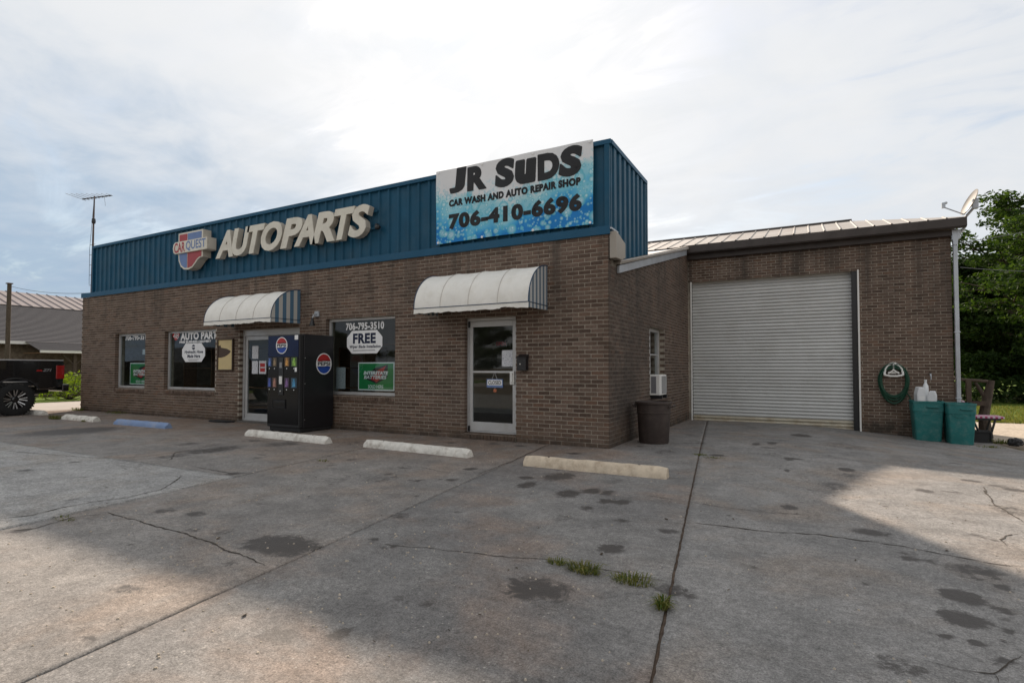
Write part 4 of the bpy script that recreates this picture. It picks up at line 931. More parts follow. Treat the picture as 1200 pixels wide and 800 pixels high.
def soda_logo(O, ux, r, rx):
    """white ring, red top, blue bottom, white wave with the word; built flat on the panel"""
    O = Vector(O); ux = Vector(ux); uz = Vector((0, 0, 1)); n = ux.cross(uz)
    def P(a, b, d): return O + ux * (a * rx) + uz * (b * r) + n * d
    N_ = 40
    d = MB().add([P(math.cos(2 * math.pi * k / N_), math.sin(2 * math.pi * k / N_), .0) for k in range(N_)], [tuple(range(N_))]).build('logo_disc', M['print_white'], vm)
    def seg(s):
        top = []; a0 = .27
        for k in range(21):
            a = a0 + (math.pi - 2 * a0) * k / 20; top.append((.90 * math.cos(a), s * .90 * math.sin(a)))
        wave = [(-.86 + 1.72 * k / 12, s * .27 - .07 * math.sin(math.pi * 2 * k / 12)) for k in range(13)]
        return top + wave
    for s, m in ((1, 'print_red'), (-1, 'print_blue')):
        q = seg(s); MB().add([P(a, b, .0015) for a, b in q], [tuple(range(len(q)))]).build('logo_field', M[m], d)
    text_mb(MB(), 'PEPSI', P(-.80, -.165, .003), ux, 1.6 * rx, .34 * r, bold=.03).build('lettering', M['print_black'], d)
soda_logo((fx(.46), fy - .008, fz(.118)), XX, .165, .165)
soda_logo((hw + .0025, -hd + .60, 1.34), (0, 1, 0), .215, .20)
for x in (-hw + .06, hw - .06):
    for y in (-hd + .08, hd - .06): MB().lathe([(.03, 0), (.03, .02), (.018, .02), (.018, .09)], (x, y, 0), 10).build('leg', M['black_metal'], vm)
for z in (.25, .95, 1.45): MB().lathe([(.010, 0), (.010, .006)], (hw, -hd + .13, z), 8, 'x').build('screw', M['chrome'], vm)

# ------------------------------------------------------------------ things at the front wall
po = thing('framed_poster', 'cream poster with a brown half shape in a dark frame left of the entrance', 'poster')
frame_mb(-9.79, -9.20, 1.19, 1.955, -.05, -.008, .03).build('frame', M['brown_print'], po, bevel=.004)
MB().box(-9.76, -9.23, -.03, -.012, 1.22, 1.925).build('board', M['cream'], po)
shp = [(-9.76, 1.79)] + [(-9.76 + .08 * 1, 1.80), (-9.66, 1.745), (-9.55, 1.73), (-9.44, 1.715), (-9.34, 1.68), (-9.285, 1.65), (-9.33, 1.61), (-9.42, 1.56), (-9.52, 1.525), (-9.64, 1.505), (-9.76, 1.50)]
MB().add([(x, -.032, z) for x, z in shp], [tuple(range(len(shp)))]).build('picture', M['brown_print'], po)
lm = thing('wall_lamp', 'small weathered floodlight fixture on the bricks between awning and right window', 'lamp', (-6.42, 0, 2.4))
MB().box(-.06, .06, -.05, -.008, -.06, .06).build('junction_box', M['galv'], lm, bevel=.008)
MB().tube([(0, -.05, 0), (0, -.12, -.03), (0, -.14, -.10)], .014, 6).build('arm', M['galv'], lm)
MB().lathe([(.025, 0), (.03, -.06), (.055, -.14), (.058, -.17)], (0, -.15, -.09), 12).build('lamp_head', M['black_metal'], lm)
mbx = thing('mailbox', 'black metal mailbox on the bricks right of the right glass door', 'mailbox', (-1.49, 0, 1.21))
MB().box(-.085, .085, -.11, -.008, 0, .22).build('body', M['black_metal'], mbx, bevel=.008)
MB().prism([(-.125, .205), (-.125, .222), (-.008, .275), (-.008, .22)], 'x', -.092, .092).build('lid', M['black_metal'], mbx, bevel=.004)
MB().lathe([(.012, -.008), (.012, 0)], (-.02, -.11, .11), 10, 'y').build('lock', M['chrome'], mbx)
dm = thing('door_mat', 'dark ragged mat lying against the wall left of the entrance', 'mat', (-9.3, -.22, 0))
vs = []; nn = 26; random.seed(3)
for k in range(nn):
    a = 2 * math.pi * k / nn; r = 1 + random.uniform(-.12, .12); vs.append((.36 * r * math.copysign(abs(math.cos(a)) ** .6, math.cos(a)), .15 * r * math.copysign(abs(math.sin(a)) ** .6, math.sin(a))))
MB().prism(vs, 'z', .004, .03).build('pad', M['rubber'], dm, bevel=.006)

# signs and papers in the windows
def battery_sign(x0, x1, z0, z1, label):
    t = thing('window_sign', label, 'sign', ((x0 + x1) / 2, PY + .05, z0), group='green battery signs in the windows')
    w = (x1 - x0) / 2; h = z1 - z0
    MB().box(-w, w, 0, .006, 0, h).build('board', M['print_white'], t)
    MB().box(-w + .025, w - .025, -.003, -.0005, .025, h - .025).build('field', M['print_green'], t)
    # slanting red and black flash behind two lines of words
    MB().add([(-.30 * w, -.005, h * .40), (.05 * w, -.005, h * .30), (.22 * w, -.005, h * .40), (.56 * w, -.005, h * .88), (.12 * w, -.005, h * .72)], [(0, 1, 2, 3, 4)]).build('flash', M['print_red'], t)
    MB().add([(-.72 * w, -.004, h * .44), (.05 * w, -.004, h * .24), (.62 * w, -.004, h * .46), (.66 * w, -.004, h * .92), (-.05 * w, -.004, h * .80)], [(0, 1, 2, 3, 4)]).build('flash', M['print_black'], t)
    text('lettering', 'INTERSTATE', M['print_white'], t, (-.68 * w, -.0065, h * .555), XX, 1.36 * w, h * .13, bold=.05, shear=.2)
    text('lettering', 'BATTERIES', M['print_white'], t, (-.66 * w, -.0065, h * .41), XX, 1.25 * w, h * .12, bold=.03, shear=.2)
    text('lettering', 'SOLD HERE', M['print_white'], t, (-.42 * w, -.0055, h * .08), XX, .84 * w, h * .12, bold=.015)
battery_sign(-5.42, -4.46, .80, 1.37, 'green battery sign in the right window below the FREE sticker')
battery_sign(-14.05, -12.95, .80, 1.40, 'green battery sign in the leftmost window, partly behind the jamb')
def paper_mat(name, c, lines):
    m = mat(name, c, .7, .04); nt = m.node_tree; N = nt.nodes; L = nt.links; b = N['Principled BSDF']
    g = N.new('ShaderNodeTexCoord'); mp = N.new('ShaderNodeMapping'); mp.inputs['Scale'].default_value = (30, 1, lines); L.new(g.outputs['Object'], mp.inputs[0])
    n = N.new('ShaderNodeTexNoise'); n.inputs['Scale'].default_value = 1.0; n.inputs['Detail'].default_value = 2; L.new(mp.outputs[0], n.inputs['Vector'])
    r = N.new('ShaderNodeMapRange'); r.inputs[1].default_value = .56; r.inputs[2].default_value = .60; r.inputs[4].default_value = .65; L.new(n.outputs[0], r.inputs[0])
    mx = N.new('ShaderNodeMix'); mx.data_type = 'RGBA'; L.new(r.outputs[0], mx.inputs[0]); mx.inputs[6].default_value = (*c, 1); mx.inputs[7].default_value = (.12, .14, .22, 1); L.new(mx.outputs[2], b.inputs['Base Color']); return m
M['paper'] = paper_mat('printed_paper', (.66, .67, .70), 70); M['paper_dim'] = paper_mat('faded_printed_paper', (.40, .42, .44), 50)
def paper(label, x0, x1, z0, z1, y=.104, m='paper'):
    t = MB().box(-(x1 - x0) / 2, (x1 - x0) / 2, 0, .002, 0, z1 - z0).build('notice', M[m]); t.location = ((x0 + x1) / 2, y, z0); return tag(t, label, 'notice')
paper('white printed notice taped top left on the entrance glass', -8.71, -8.49, 1.47, 1.77, .114)
paper('white printed notice below the top one on the entrance glass', -8.71, -8.50, 1.12, 1.42, .114)
pr_ = paper('red and white notice on the entrance glass beside the vending machine', -8.46, -8.21, 1.12, 1.42, .114)
for x, z, c in ((0, .05, 'print_red'), (0, .16, 'print_red')): MB().box(-.085, .085, -.002, -.0005, z, z + .085).build('print', M[c], pr_)
paper('white notice with a dark emblem on the right glass door', -1.98, -1.77, 1.28, 1.565, .103)
paper('grey printed sheet in the lower left of the right window', -6.02, -5.76, .82, 1.27, PY + .03, 'paper_dim')
paper('pale slip stuck inside the leftmost window at its right edge', -13.40, -13.15, 1.63, 1.77, PY + .03, 'paper_dim')
cs = thing('closed_sign', 'blue and white CLOSED sign hanging on the right glass door', 'sign', (-2.125, .098, .985), 0)
MB().box(-.165, .165, 0, .004, -.075, .075).build('board', M['sign_blue'], cs)
MB().box(-.15, .15, -.002, -.0002, -.035, .06).build('field', M['print_white'], cs)
text('lettering', 'CLOSED', M['print_black'], cs, (-.13, -.003, -.02), XX, .26, .065, bold=.02)
MB().tube([(-.05, -.001, .075), (0, -.002, .20), (.05, -.001, .075)], .003, 5).build('cord', M['print_white'], cs)
tg = thing('hang_tag', 'small orange tag dangling below the CLOSED sign', 'tag', (-2.12, .10, .83))
MB().box(-.03, .03, 0, .004, 0, .055).build('label_card', mat('orange_card', (.42, .13, .06), .6), tg); MB().tube([(0, .002, .055), (0, .002, .08)], .002, 4).build('cord', M['print_white'], tg)
nl = thing('open_sign', 'dim red lettered sign behind the right glass door', 'sign', (-2.115, .30, 1.69))
MB().box(-.12, .12, .004, .03, -.055, .055).build('box', M['black_plastic'], nl); text('lettering', 'OPEN', mat('dim_red_lettering', (.30, .02, .04), .5), nl, (-.10, 0, -.035), XX, .20, .07, bold=.02)

# shelves inside, seen dimly through the glass
def shelf(x, y, w, label, n=4, h=1.8):
    t = thing('display_shelf', label, 'shelf', (x, y, .035), group='display shelves inside the shop')
    for s in (-1, 1): MB().box(s * w / 2 - .02, s * w / 2 + .02, -.2, .2, 0, h).build('side_panel', M['wood'], t)
    for k in range(n):
        z = .1 + k * (h - .15) / (n - 1); MB().box(-w / 2 + .02, w / 2 - .02, -.2, .2, z, z + .03).build('shelf_board', M['wood'], t)
shelf(-5.5, 1.5, 1.7, 'brown wooden shelf just inside the right window')
shelf(-11.0, 2.0, 1.8, 'wooden shelf inside the window of the round hose sticker')
shelf(-13.9, 2.2, 1.4, 'wooden shelf inside the leftmost window')
shelf(-8.2, 3.2, 1.4, 'wooden shelf behind the entrance')

# ------------------------------------------------------------------ wheel stops
def stop(label, x0, x1, y, m, rz=0.0, h=.115, d=.16, pieces=None):
    t = thing('wheel_stop', label, 'wheel stop', ((x0 + x1) / 2, y + d / 2, gzf((x0 + x1) / 2, y)), rz, 'concrete wheel stops along the shop front')
    L_ = x1 - x0; cuts = pieces or [(-L_ / 2, L_ / 2)]
    for i, (a, b) in enumerate(cuts):
        mb = MB(); n = max(4, int((b - a) / .09)); rows = []
        random.seed(int(abs(x0) * 100) + i)
        for k in range(n + 1):
            x = a + (b - a) * k / n; e = 0.0 if 0 < k < n else .035
            j = lambda s=.006: random.uniform(-s, s)
            rows.append([(x, -d / 2, 0), (x, -d / 2 + .006 + j(.004), .05 + j()), (x, -d / 2 + .035 + e * .5 + j(), h - .02 - e * .3 + j()), (x, -d / 2 + .06 + e * .3, h - e * .3 + j(.004)), (x, d / 2 - .06 - e * .3, h - e * .3 + j(.004)), (x, d / 2 - .03 - e * .5, h - .02), (x, d / 2, 0)])
        m_ = 7; vs = [p for r in rows for p in r]
        fs = [(k * m_ + q, k * m_ + q + 1, (k + 1) * m_ + q + 1, (k + 1) * m_ + q) for k in range(n) for q in range(m_ - 1)] + [tuple(range(m_))[::-1], tuple(range(n * m_, n * m_ + m_))]
        mb.add(vs, fs).build('concrete_block', m, t, smooth=True, angle=35)
    for s in (-.32, .32): MB().lathe([(.014, h - .012), (.014, h + .004)], (L_ * s, 0, 0), 8).build('anchor_pin', M['rubber'], t)
    return t
stop('short white wheel stop end beside the pickup tyre', -16.95, -15.18, -1.40, M['concrete_w'])
stop('white wheel stop broken into three pieces with weeds', -13.40, -11.88, -1.68, M['concrete_w'], 0, .12, .17, [(-.76, -.16), (-.13, .34), (.37, .76)])
stop('light blue painted wheel stop', -10.92, -8.97, -1.70, M['concrete_b'], .015)
stop('white wheel stop in front of the vending machine', -6.46, -4.28, -1.70, M['concrete_w'], -.04)
stop('white wheel stop left of the right glass door', -3.50, -1.46, -1.74, M['concrete_w'], -.055)
stop('worn cream wheel stop nearest the building corner', -.51, 1.30, -1.95, M['concrete_t'], 0, .125)

# ------------------------------------------------------------------ beside the side wall
tc = thing('trash_can', 'dark brown plastic trash can against the side wall below the air conditioner', 'trash can', (.42, 1.08, gzf(.42, 1.08)))
b = MB().lathe([(.235, .0), (.245, .02), (.272, .50), (.285, .505), (.285, .53), (.276, .535), (.283, .655), (.305, .66), (.308, .69), (.292, .70), (.275, .64), (.262, .5), (.235, .06), (0.001, .05)], (0, 0, 0), 28, cap=False).build('body', M['can'], tc, smooth=True, angle=30)
for s in (-1, 1): MB().tube([(s * .27, -.10, .60), (s * .335, -.09, .63), (s * .345, 0, .635), (s * .335, .09, .63), (s * .27, .10, .60)], .016, 6).build('handle', M['can'], tc)
MB().box(-.20, .20, -.2, .2, .40, .50).build('rubbish_bag', M['black_plastic'], tc, bevel=.06)
ac = thing('air_conditioner', 'white window air conditioner jutting from the side wall', 'air conditioner', (0, 2.52, .72))
MB().box(-.10, .19, 0, .58, 0, .40).build('case', M['white'], ac, bevel=.012)
M['grille'] = mat('grey_grille', (.20, .20, .215), .6)
g = MB()
for k in range(13): g.box(.02, .12, -.006, -.001, .05 + k * .024, .062 + k * .024)
g.box(.02, .12, -.002, .0005, .04, .37).build('side_vent', M['grille'], ac)
fr = MB().box(.1905, .197, .16, .56, .03, .37).build('coil_panel', M['grille'], ac)
g = MB()
for k in range(10): g.box(.197, .202, .17 + k * .04, .185 + k * .04, .04, .36)
g.build('louvre', M['alu'], ac)
MB().box(-.05, .22, .05, .10, -.07, 0).box(-.05, .22, .45, .50, -.07, 0).build('bracket', M['black_metal'], ac)

# ------------------------------------------------------------------ right of the roller door
hh = thing('hose_holder', 'white metal hose hanger on the bricks right of the roller door', 'hose holder', (4.41, GY - .008, 1.08))
arc = [(-.17 * math.cos(math.pi * k / 14), -.10 + .03 * math.sin(math.pi * k / 14), .02 + .26 * math.sin(math.pi * k / 14)) for k in range(15)]
MB().tube(arc, .022, 7).tube([(-.17, -.10, .02), (-.06, -.11, -.005), (.06, -.11, -.005), (.17, -.10, .02)], .022, 7).build('hoop', M['white'], hh, smooth=True)
MB().tube([(0, -.075, .27), (0, -.08, .13), (-.10, -.09, .05)], .016, 6).tube([(0, -.08, .13), (.10, -.09, .05)], .016, 6).box(-.10, .10, -.07, 0, .05, .09).build('brace', M['white'], hh)
pts = []; random.seed(5)
for k in range(9):
    ra = .225 + .018 * (k % 4) + random.uniform(-.01, .01); rb = .31 + .022 * k + random.uniform(-.01, .015); dy = -.05 - .021 * (k % 3) - random.uniform(0, .01)
    for q in range(28):
        a = 2 * math.pi * q / 28 + math.pi / 2; zz = rb * math.sin(a)
        pts.append((4.41 + ra * math.cos(a) * (1 + .02 * math.sin(k)), GY + dy, 1.0 + (zz * .75 if zz > 0 else zz * 1.12)))
h = MB().tube(pts, .0135, 6); h.tube([(4.62, GY - .06, .75), (4.70, GY - .05, .62), (4.735, GY - .05, .35), (4.74, GY - .08, .1), (4.76, GY - .12, gzf(4.76, 6.4) + .015), (4.9, GY - .10, gzf(4.9, 6.4) + .015)], .0135, 6)
tag(h.build('garden_hose', M['hose'], None, smooth=True), 'coiled green garden hose hanging on the white hanger', 'hose')
tp = thing('water_tap', 'dark outdoor tap on the bricks above the left green bin', 'tap', (5.07, GY - .008, 1.12))
MB().tube([(0, 0, 0), (0, -.07, 0), (0, -.10, -.05), (0, -.10, -.12)], [.016, .016, .014, .012], 8).build('spout', M['galv'], tp); MB().lathe([(.03, .0), (.03, .012)], (0, -.06, .035), 10).tube([(0, -.06, 0), (0, -.06, .04)], .006, 6).build('handle', M['black_metal'], tp)

def bin_(label, x, y, w, d, h, rz):
    z0 = gzf(x, y); t = thing('plastic_bin', label, 'bin', (x, y, z0), rz, 'teal bins by the garage corner')
    def ring(s, z, r=.05):
        out = []; a, c = w / 2 * s, d / 2 * s
        for cx, cy, a0 in ((a - r, c - r, 0), (-a + r, c - r, 90), (-a + r, -c + r, 180), (a - r, -c + r, 270)):
            for k in range(4): q = R(a0 + k * 30); out.append((cx + r * math.cos(q), cy + r * math.sin(q), z))
        return out
    lv = [(.78, 0), (.80, .02), (.93, h * .74), (.965, h * .745), (.97, h * .95), (1.0, h * .955), (1.0, h), (.95, h), (.92, h * .8), (.74, .03)]
    vs = []; [vs.extend(ring(s, z)) for s, z in lv]; n = 16
    fs = [(i * n + k, i * n + (k + 1) % n, (i + 1) * n + (k + 1) % n, (i + 1) * n + k) for i in range(len(lv) - 1) for k in range(n)] + [tuple(range(n))[::-1], tuple(range((len(lv) - 1) * n, len(lv) * n))]
    MB().add(vs, fs).build('body', M['teal'], t, smooth=True, angle=28)
    MB().box(-.10 + .07, .10 + .07, -d / 2 - .028, -d / 2 * .95, h * .84, h * .875).build('handle', M['teal'], t, bevel=.008)
    rb = MB()
    for s in (-1, 1): rb.box(s * w * .30 - .012, s * w * .30 + .012, -d / 2 * .955 - .006, -d / 2 * .90, h * .70, h * .74)
    rb.box(-.10, .02, -d / 2 * .94 - .006, -d / 2 * .88, h * .655, h * .68); rb.build('rib', M['teal'], t)
    return t
bin_('faded teal plastic bin holding white jugs', 4.93, 6.12, .55, .52, .83, .0)
bin_('darker teal plastic bin without jugs, nearest the building corner', 5.44, 5.98, .49, .50, .83, .05)
def jug(label, x, y, z, w, d, h, tilt, rz):
    t = thing('plastic_jug', label, 'jug', (x, y, z), rz, 'white jugs in the left teal bin')
    t.rotation_euler = (R(4), R(tilt), rz)
    MB().prism([(-w / 2, 0), (w / 2, 0), (w / 2, h * .9), (w * .32, h), (-w * .28, h), (-w / 2, h * .86)], 'y', -d / 2, d / 2).build('body', M['jug'], t, bevel=.014, seg=3)
    MB().box(-w * .30, w * .30, -d / 2 - .004, -d / 2, h * .55, h * .82).build('grip_panel', M['print_white'], t)
    return t
zb = gzf(4.93, 6.1) + .10
jug('white rectangular jug leaning left in the left teal bin', 4.845, 6.10, zb, .165, .18, 1.02, -3, .2)
jug('white rectangular jug in front, leaning right in the left teal bin', 5.00, 6.06, zb, .155, .17, .94, 2, -.25)
bt = thing('plastic_bottle', 'slim white bottle standing between the two jugs', 'bottle', (4.945, 6.24, zb))
MB().lathe([(.05, 0), (.055, .02), (.055, .98), (.05, 1.04), (.022, 1.10), (.022, 1.13), (.027, 1.135), (.027, 1.17)], (0, 0, 0), 14).build('body', M['jug'], bt, smooth=True)

def check_mat():
    m = mat('pink_checked_cloth', (.60, .52, .56), .85, .06); nt = m.node_tree; N = nt.nodes; L = nt.links; b = N['Principled BSDF']
    g = N.new('ShaderNodeTexCoord'); c = N.new('ShaderNodeTexChecker'); c.inputs['Scale'].default_value = 24; L.new(g.outputs['Object'], c.inputs['Vector'])
    c.inputs[1].default_value = (.60, .54, .58, 1); c.inputs[2].default_value = (.42, .05, .16, 1); L.new(c.outputs[0], b.inputs['Base Color']); return m
M['check'] = check_mat()
gz_ = gzf(6.0, 6.9)
lc = thing('lawn_chair', 'low lawn chair with pink and white checked cloth beyond the building corner', 'chair', (5.98, 6.75, gz_))
MB().box(-.27, .32, -.22, .22, .50, .55).build('seat', M['check'], lc, bevel=.018)
MB().prism([(-.31, .50), (-.25, .50), (-.33, .87), (-.39, .86)], 'y', -.22, .22).build('backrest', M['check'], lc, bevel=.015)
for y in (-.17, .17):
    for a, c in ((-.20, -.02), (.18, .06)): MB().tube([(a, y, .50), (c, y, 0)], .02, 6).build('leg', M['black_metal'], lc)
MB().box(-.22, .26, -.20, .20, .465, .497).build('seat_frame', M['black_metal'], lc)
cr = thing('plastic_crate', 'dark crate below the checked lawn chair', 'crate', (5.92, 6.62, gz_))
frame_mb(-.16, .16, 0, .24, -.16, .16, .03).box(-.13, .13, -.13, -.11, .03, .21).box(-.13, .13, .11, .13, .03, .21).build('body', M['black_plastic'], cr)
wr = thing('wooden_rail', 'old grey wooden rail with two posts behind the building corner', 'fence', (5.72, 7.35, gz_))
for x, hgt in ((-.06, 1.22), (.17, 1.28)): MB().box(x - .045, x + .045, -.045, .045, 0, hgt).build('post', M['weather_wood'], wr, bevel=.008)
MB().tube([(-.22, .06, 1.38), (.0, .07, 1.30), (.52, .08, 1.26)], .035, 7).build('rail', M['weather_wood'], wr); MB().box(-.2, .5, .05, .08, .72, .82).build('rail', M['weather_wood'], wr)
lg = thing('tree_stump', 'dark leaning stump beside the wooden rail', 'stump', (6.22, 7.55, gzf(6.2, 7.5)))
MB().tube([(0, 0, 0), (-.03, 0, .5), (.05, .02, .95), (.12, .02, 1.28)], [.13, .10, .09, .06], 9).build('trunk', M['stem'], lg, smooth=True); MB().tube([(.0, .02, .9), (-.16, .02, 1.22)], [.05, .03], 7).build('branch', M['stem'], lg)
db = thing('crumpled_bag', 'small black crumpled bag on the gravel edge', 'bag', (6.35, 6.15, gzf(6.35, 6.15)))
bmx = bmesh.new(); bmesh.ops.create_icosphere(bmx, subdivisions=3, radius=.12); random.seed(9)
for v in bmx.verts: v.co *= random.uniform(.8, 1.12); v.co.z = max(v.co.z * .8 + .07, 0)
me = bpy.data.meshes.new('body'); bmx.to_mesh(me); bmx.free(); me.materials.append(M['black_plastic']); o = bpy.data.objects.new('body', me); COL.objects.link(o); o.parent = db

# satellite dish at the garage corner
dc = Vector((5.79, 6.36, 4.73)); dn = Vector((-.85, -.17, .40)).normalized()
sd = thing('satellite_dish', 'grey oval satellite dish on an arm above the garage corner', 'satellite dish', (5.60, 6.48, 4.10))
off = Vector(sd.location); uu = dn.cross(Vector((0, 0, 1))).normalized(); vv = uu.cross(dn).normalized()
if vv.z < 0: vv = -vv
prof = [(.001, .0), (.10, .006), (.20, .022), (.28, .043), (.31, .055), (.31, .047), (.28, .034), (.20, .012), (.10, -.004), (.001, -.008)]
vs = []; n = 28
for r, hgt in prof:
    for k in range(n): a = 2 * math.pi * k / n; p = dc - off + uu * (r * .78 * math.cos(a)) + vv * (r * .92 * math.sin(a)) + dn * (hgt - .03); vs.append(tuple(p))
MB().add(vs, [(i * n + k, i * n + (k + 1) % n, (i + 1) * n + (k + 1) % n, (i + 1) * n + k) for i in range(len(prof) - 1) for k in range(n)]).build('reflector', M['dish'], sd, smooth=True)
c_ = dc - off; low = c_ - vv * .27
tip = low + dn * .40 + Vector((0, 0, .02)); MB().tube([c_ - dn * .05, low, tip], .014, 6).build('feed_arm', M['galv'], sd)
MB().box(tip.x - .03, tip.x + .03, tip.y - .03, tip.y + .03, tip.z - .02, tip.z + .09).tube([tip + Vector((0, 0, .07)), tip + Vector((.06, .06, .10))], .028, 8).build('feed_horn', M['galv'], sd)
MB().tube([c_ - dn * .03, c_ - dn * .12, Vector((.10, -.05, .32)), Vector((.10, -.02, .12)), Vector((0, 0, 0))], .026, 8).build('mast_arm', M['galv'], sd, smooth=True)
MB().box(c_.x - dn.x * .09 - .05, c_.x - dn.x * .09 + .05, c_.y - dn.y * .09 - .05, c_.y - dn.y * .09 + .05, c_.z - .14, c_.z + .06).box(-.03, .03, -.06, .06, -.10, .10).build('clamp', M['galv'], sd, bevel=.006)

# ------------------------------------------------------------------ far left: mast, truck, house, pole
ms = thing('antenna_mast', 'thin rusty television antenna mast with climbing rungs behind the left end of the parapet', 'antenna', (-17.08, .52, -.03))
M['rust'] = mat('rusty_steel', (.12, .085, .07), .75, .3, 8)
MB().tube([(0, 0, 0), (0, 0, 3), (.03, 0, 5.6), (.05, 0, 6.72)], [.035, .032, .026, .018], 7).build('pole', M['rust'], ms)
for k in range(15): MB().tube([(-.16, 0, .7 + k * .32), (.16, 0, .7 + k * .32)], .008, 5).build('rung', M['rust'], ms)
MB().lathe([(.05, 5.85), (.06, 5.9), (.05, 6.0)], (.035, 0, 0), 8).build('rotor', M['black_metal'], ms)
MB().tube([(.07, -.10, 3.9), (.10, -.12, 5.0), (.07, -.02, 6.55)], .006, 4).build('cable', M['black_metal'], ms)
bA, bB = Vector((-.07, -.28, 6.56)), Vector((.17, .42, 6.84)); MB().tube([bA, bB], .022, 6).build('boom', M['black_metal'], ms)
for k in range(9):
    p = bA.lerp(bB, k / 8); Lh = .95 - k * .08; e = Vector((-1.0, -.10, .34)).normalized(); MB().tube([p + e * Lh * .95, p - e * Lh * .22], .011, 4).build('antenna_rod', M['galv'], ms)
MB().tube([bA.lerp(bB, .75), bA.lerp(bB, .75) + Vector((.02, .03, -.30))], .006, 4).build('lower_strut', M['galv'], ms)

tr = thing('pickup_truck', 'black lifted pickup truck parked beside the left end of the shop', 'pickup truck', (-16.6, -1.8, 0))
def wheel(x, y, s):
    w = MB().lathe([(.25, -.15), (.36, -.155), (.415, -.13), (.43, -.09), (.43, .09), (.415, .13), (.36, .155), (.25, .15)], (x, y, .43), 40, 'x', cap=False)
    for k in range(40):
        a = 2 * math.pi * k / 40
        for q in (-.10, .03):
            c = Vector((x + q + .035 + (.03 if k % 2 else 0), y + .432 * math.cos(a), .43 + .432 * math.sin(a))); t_ = Vector((0, -math.sin(a), math.cos(a))) * .018; rr = Vector((0, math.cos(a), math.sin(a))) * .012; ax = Vector((.045, 0, 0))
            w.add([c - ax - t_ - rr, c + ax - t_ - rr, c + ax + t_ - rr, c - ax + t_ - rr, c - ax - t_ + rr, c + ax - t_ + rr, c + ax + t_ + rr, c - ax + t_ + rr], [(0, 3, 2, 1), (4, 5, 6, 7), (0, 1, 5, 4), (1, 2, 6, 5), (2, 3, 7, 6), (3, 0, 4, 7)])
    wo = w.build('wheel', M['rubber'], tr, smooth=True, angle=35)
    MB().lathe([(.275, s * .145), (.262, s * .15), (.255, s * .06), (.07, s * .05), (.001, s * .05)], (x, y, .43), 32, 'x', cap=False).build('rim', M['paint_black'], wo, smooth=True, angle=35)
    for k in range(8):
        for dlt in (-.10, .10):
            a = 2 * math.pi * k / 8 + dlt; b_ = 2 * math.pi * k / 8 + dlt * 2.0
            i, o_ = Vector((x + s * .10, y + .085 * math.cos(a), .43 + .085 * math.sin(a))), Vector((x + s * .135, y + .25 * math.cos(b_ - dlt * .5), .43 + .25 * math.sin(b_ - dlt * .5)))
            MB().tube([i, o_], [.012, .017], 4).build('spoke', M['chrome'], wo)
    MB().lathe([(.075, s * .06), (.07, s * .125), (.04, s * .135), (.001, s * .135)], (x, y, .43), 16, 'x', cap=False).build('hub_cap', M['paint_black'], wo, smooth=True)
for x, s in ((.86, 1), (-.86, -1)):
    wheel(x, 0, s); wheel(x, -3.75, s)
def arch(cy, r=.53, z=.43): return [(cy + r * math.cos(R(a)), z + r * math.sin(R(a))) for a in range(28, 153, 10)]
side = [(1.04, .80)] + [(.72, .68)] + arch(0) + [(-.62, .66), (-3.10, .64)] + arch(-3.75) + [(-4.45, .66), (-4.78, .72), (-4.84, 1.15), (-4.70, 1.38), (-3.35, 1.47), (1.0, 1.475), (1.05, 1.40)]
for s in (-1, 1): MB().prism(side, 'x', s * .93, s * 1.0).build('body_side', M['paint_black'], tr, bevel=.022, seg=3)
MB().prism([(-.86, .72), (-4.70, .72), (-4.74, 1.33), (-3.35, 1.45), (-.86, 1.45)], 'x', -.93, .93).build('body', M['paint_black'], tr, bevel=.02)
MB().box(-.93, .93, -.86, .98, .78, .88).build('bed_floor', M['black_plastic'], tr)
MB().box(-.93, .93, .98, 1.05, .80, 1.465).build('tailgate', M['paint_black'], tr, bevel=.015)
MB().prism([(-.95, 1.45), (-3.35, 1.45), (-2.75, 1.98), (-1.25, 2.0)], 'x', -.80, .80).build('cab', M['paint_black'], tr, bevel=.05, seg=3)
for s in (-1, 1): MB().prism([(-1.15, 1.50), (-3.05, 1.50), (-2.65, 1.90), (-1.35, 1.92)], 'x', s * .802, s * .806).build('side_window', M['gloss_black'], tr)
MB().box(-.95, .95, 1.03, 1.20, .60, .80).build('rear_bumper', M['paint_black'], tr, bevel=.03)
MB().box(-.90, .90, -5.0, -4.8, .62, .85).build('front_bumper', M['paint_black'], tr, bevel=.03)
for s in (-1, 1):
    MB().box(s * .95 - .065, s * .95 + .06, .86, 1.062, .95, 1.33).build('tail_lamp', M['tail_red'], tr, bevel=.02)
    MB().box(s * .70 - .15, s * .70 + .15, -4.87, -4.78, 1.0, 1.2).build('headlight', M['jug'], tr, bevel=.02)
    MB().box(s * 1.0 - .006, s * 1.0 + .012, -.95, 1.03, 1.455, 1.485).build('bed_rail_cap', M['alu'], tr)
MB().prism([(.42, 1.165), (.56, 1.165), (.545, 1.21), (.44, 1.21)], 'x', 1.0005, 1.004).build('decal', M['tail_red'], tr)
text('lettering', 'Z71', M['print_grey'], tr, (1.0055, .56, 1.16), (0, 1, 0), .20, .075, bold=.03, shear=.3)
MB().box(-.5, .5, -4.4, .9, .55, .72).tube([(-.8, 0, .43), (.8, 0, .43)], .07, 8).tube([(-.8, -3.75, .43), (.8, -3.75, .43)], .06, 8).build('chassis', M['black_metal'], tr)

for s in (-1, 1):
    for cy in (0, -3.75): MB().tube([(s * 1.0, y, z) for y, z in arch(cy, .555)], .022, 6).build('fender_flare', M['black_plastic'], tr, smooth=True)
    MB().box(s * .985 - .016, s * .985 + .018, -.885, -.872, .72, 1.45).build('panel_gap', M['rubber'], tr)
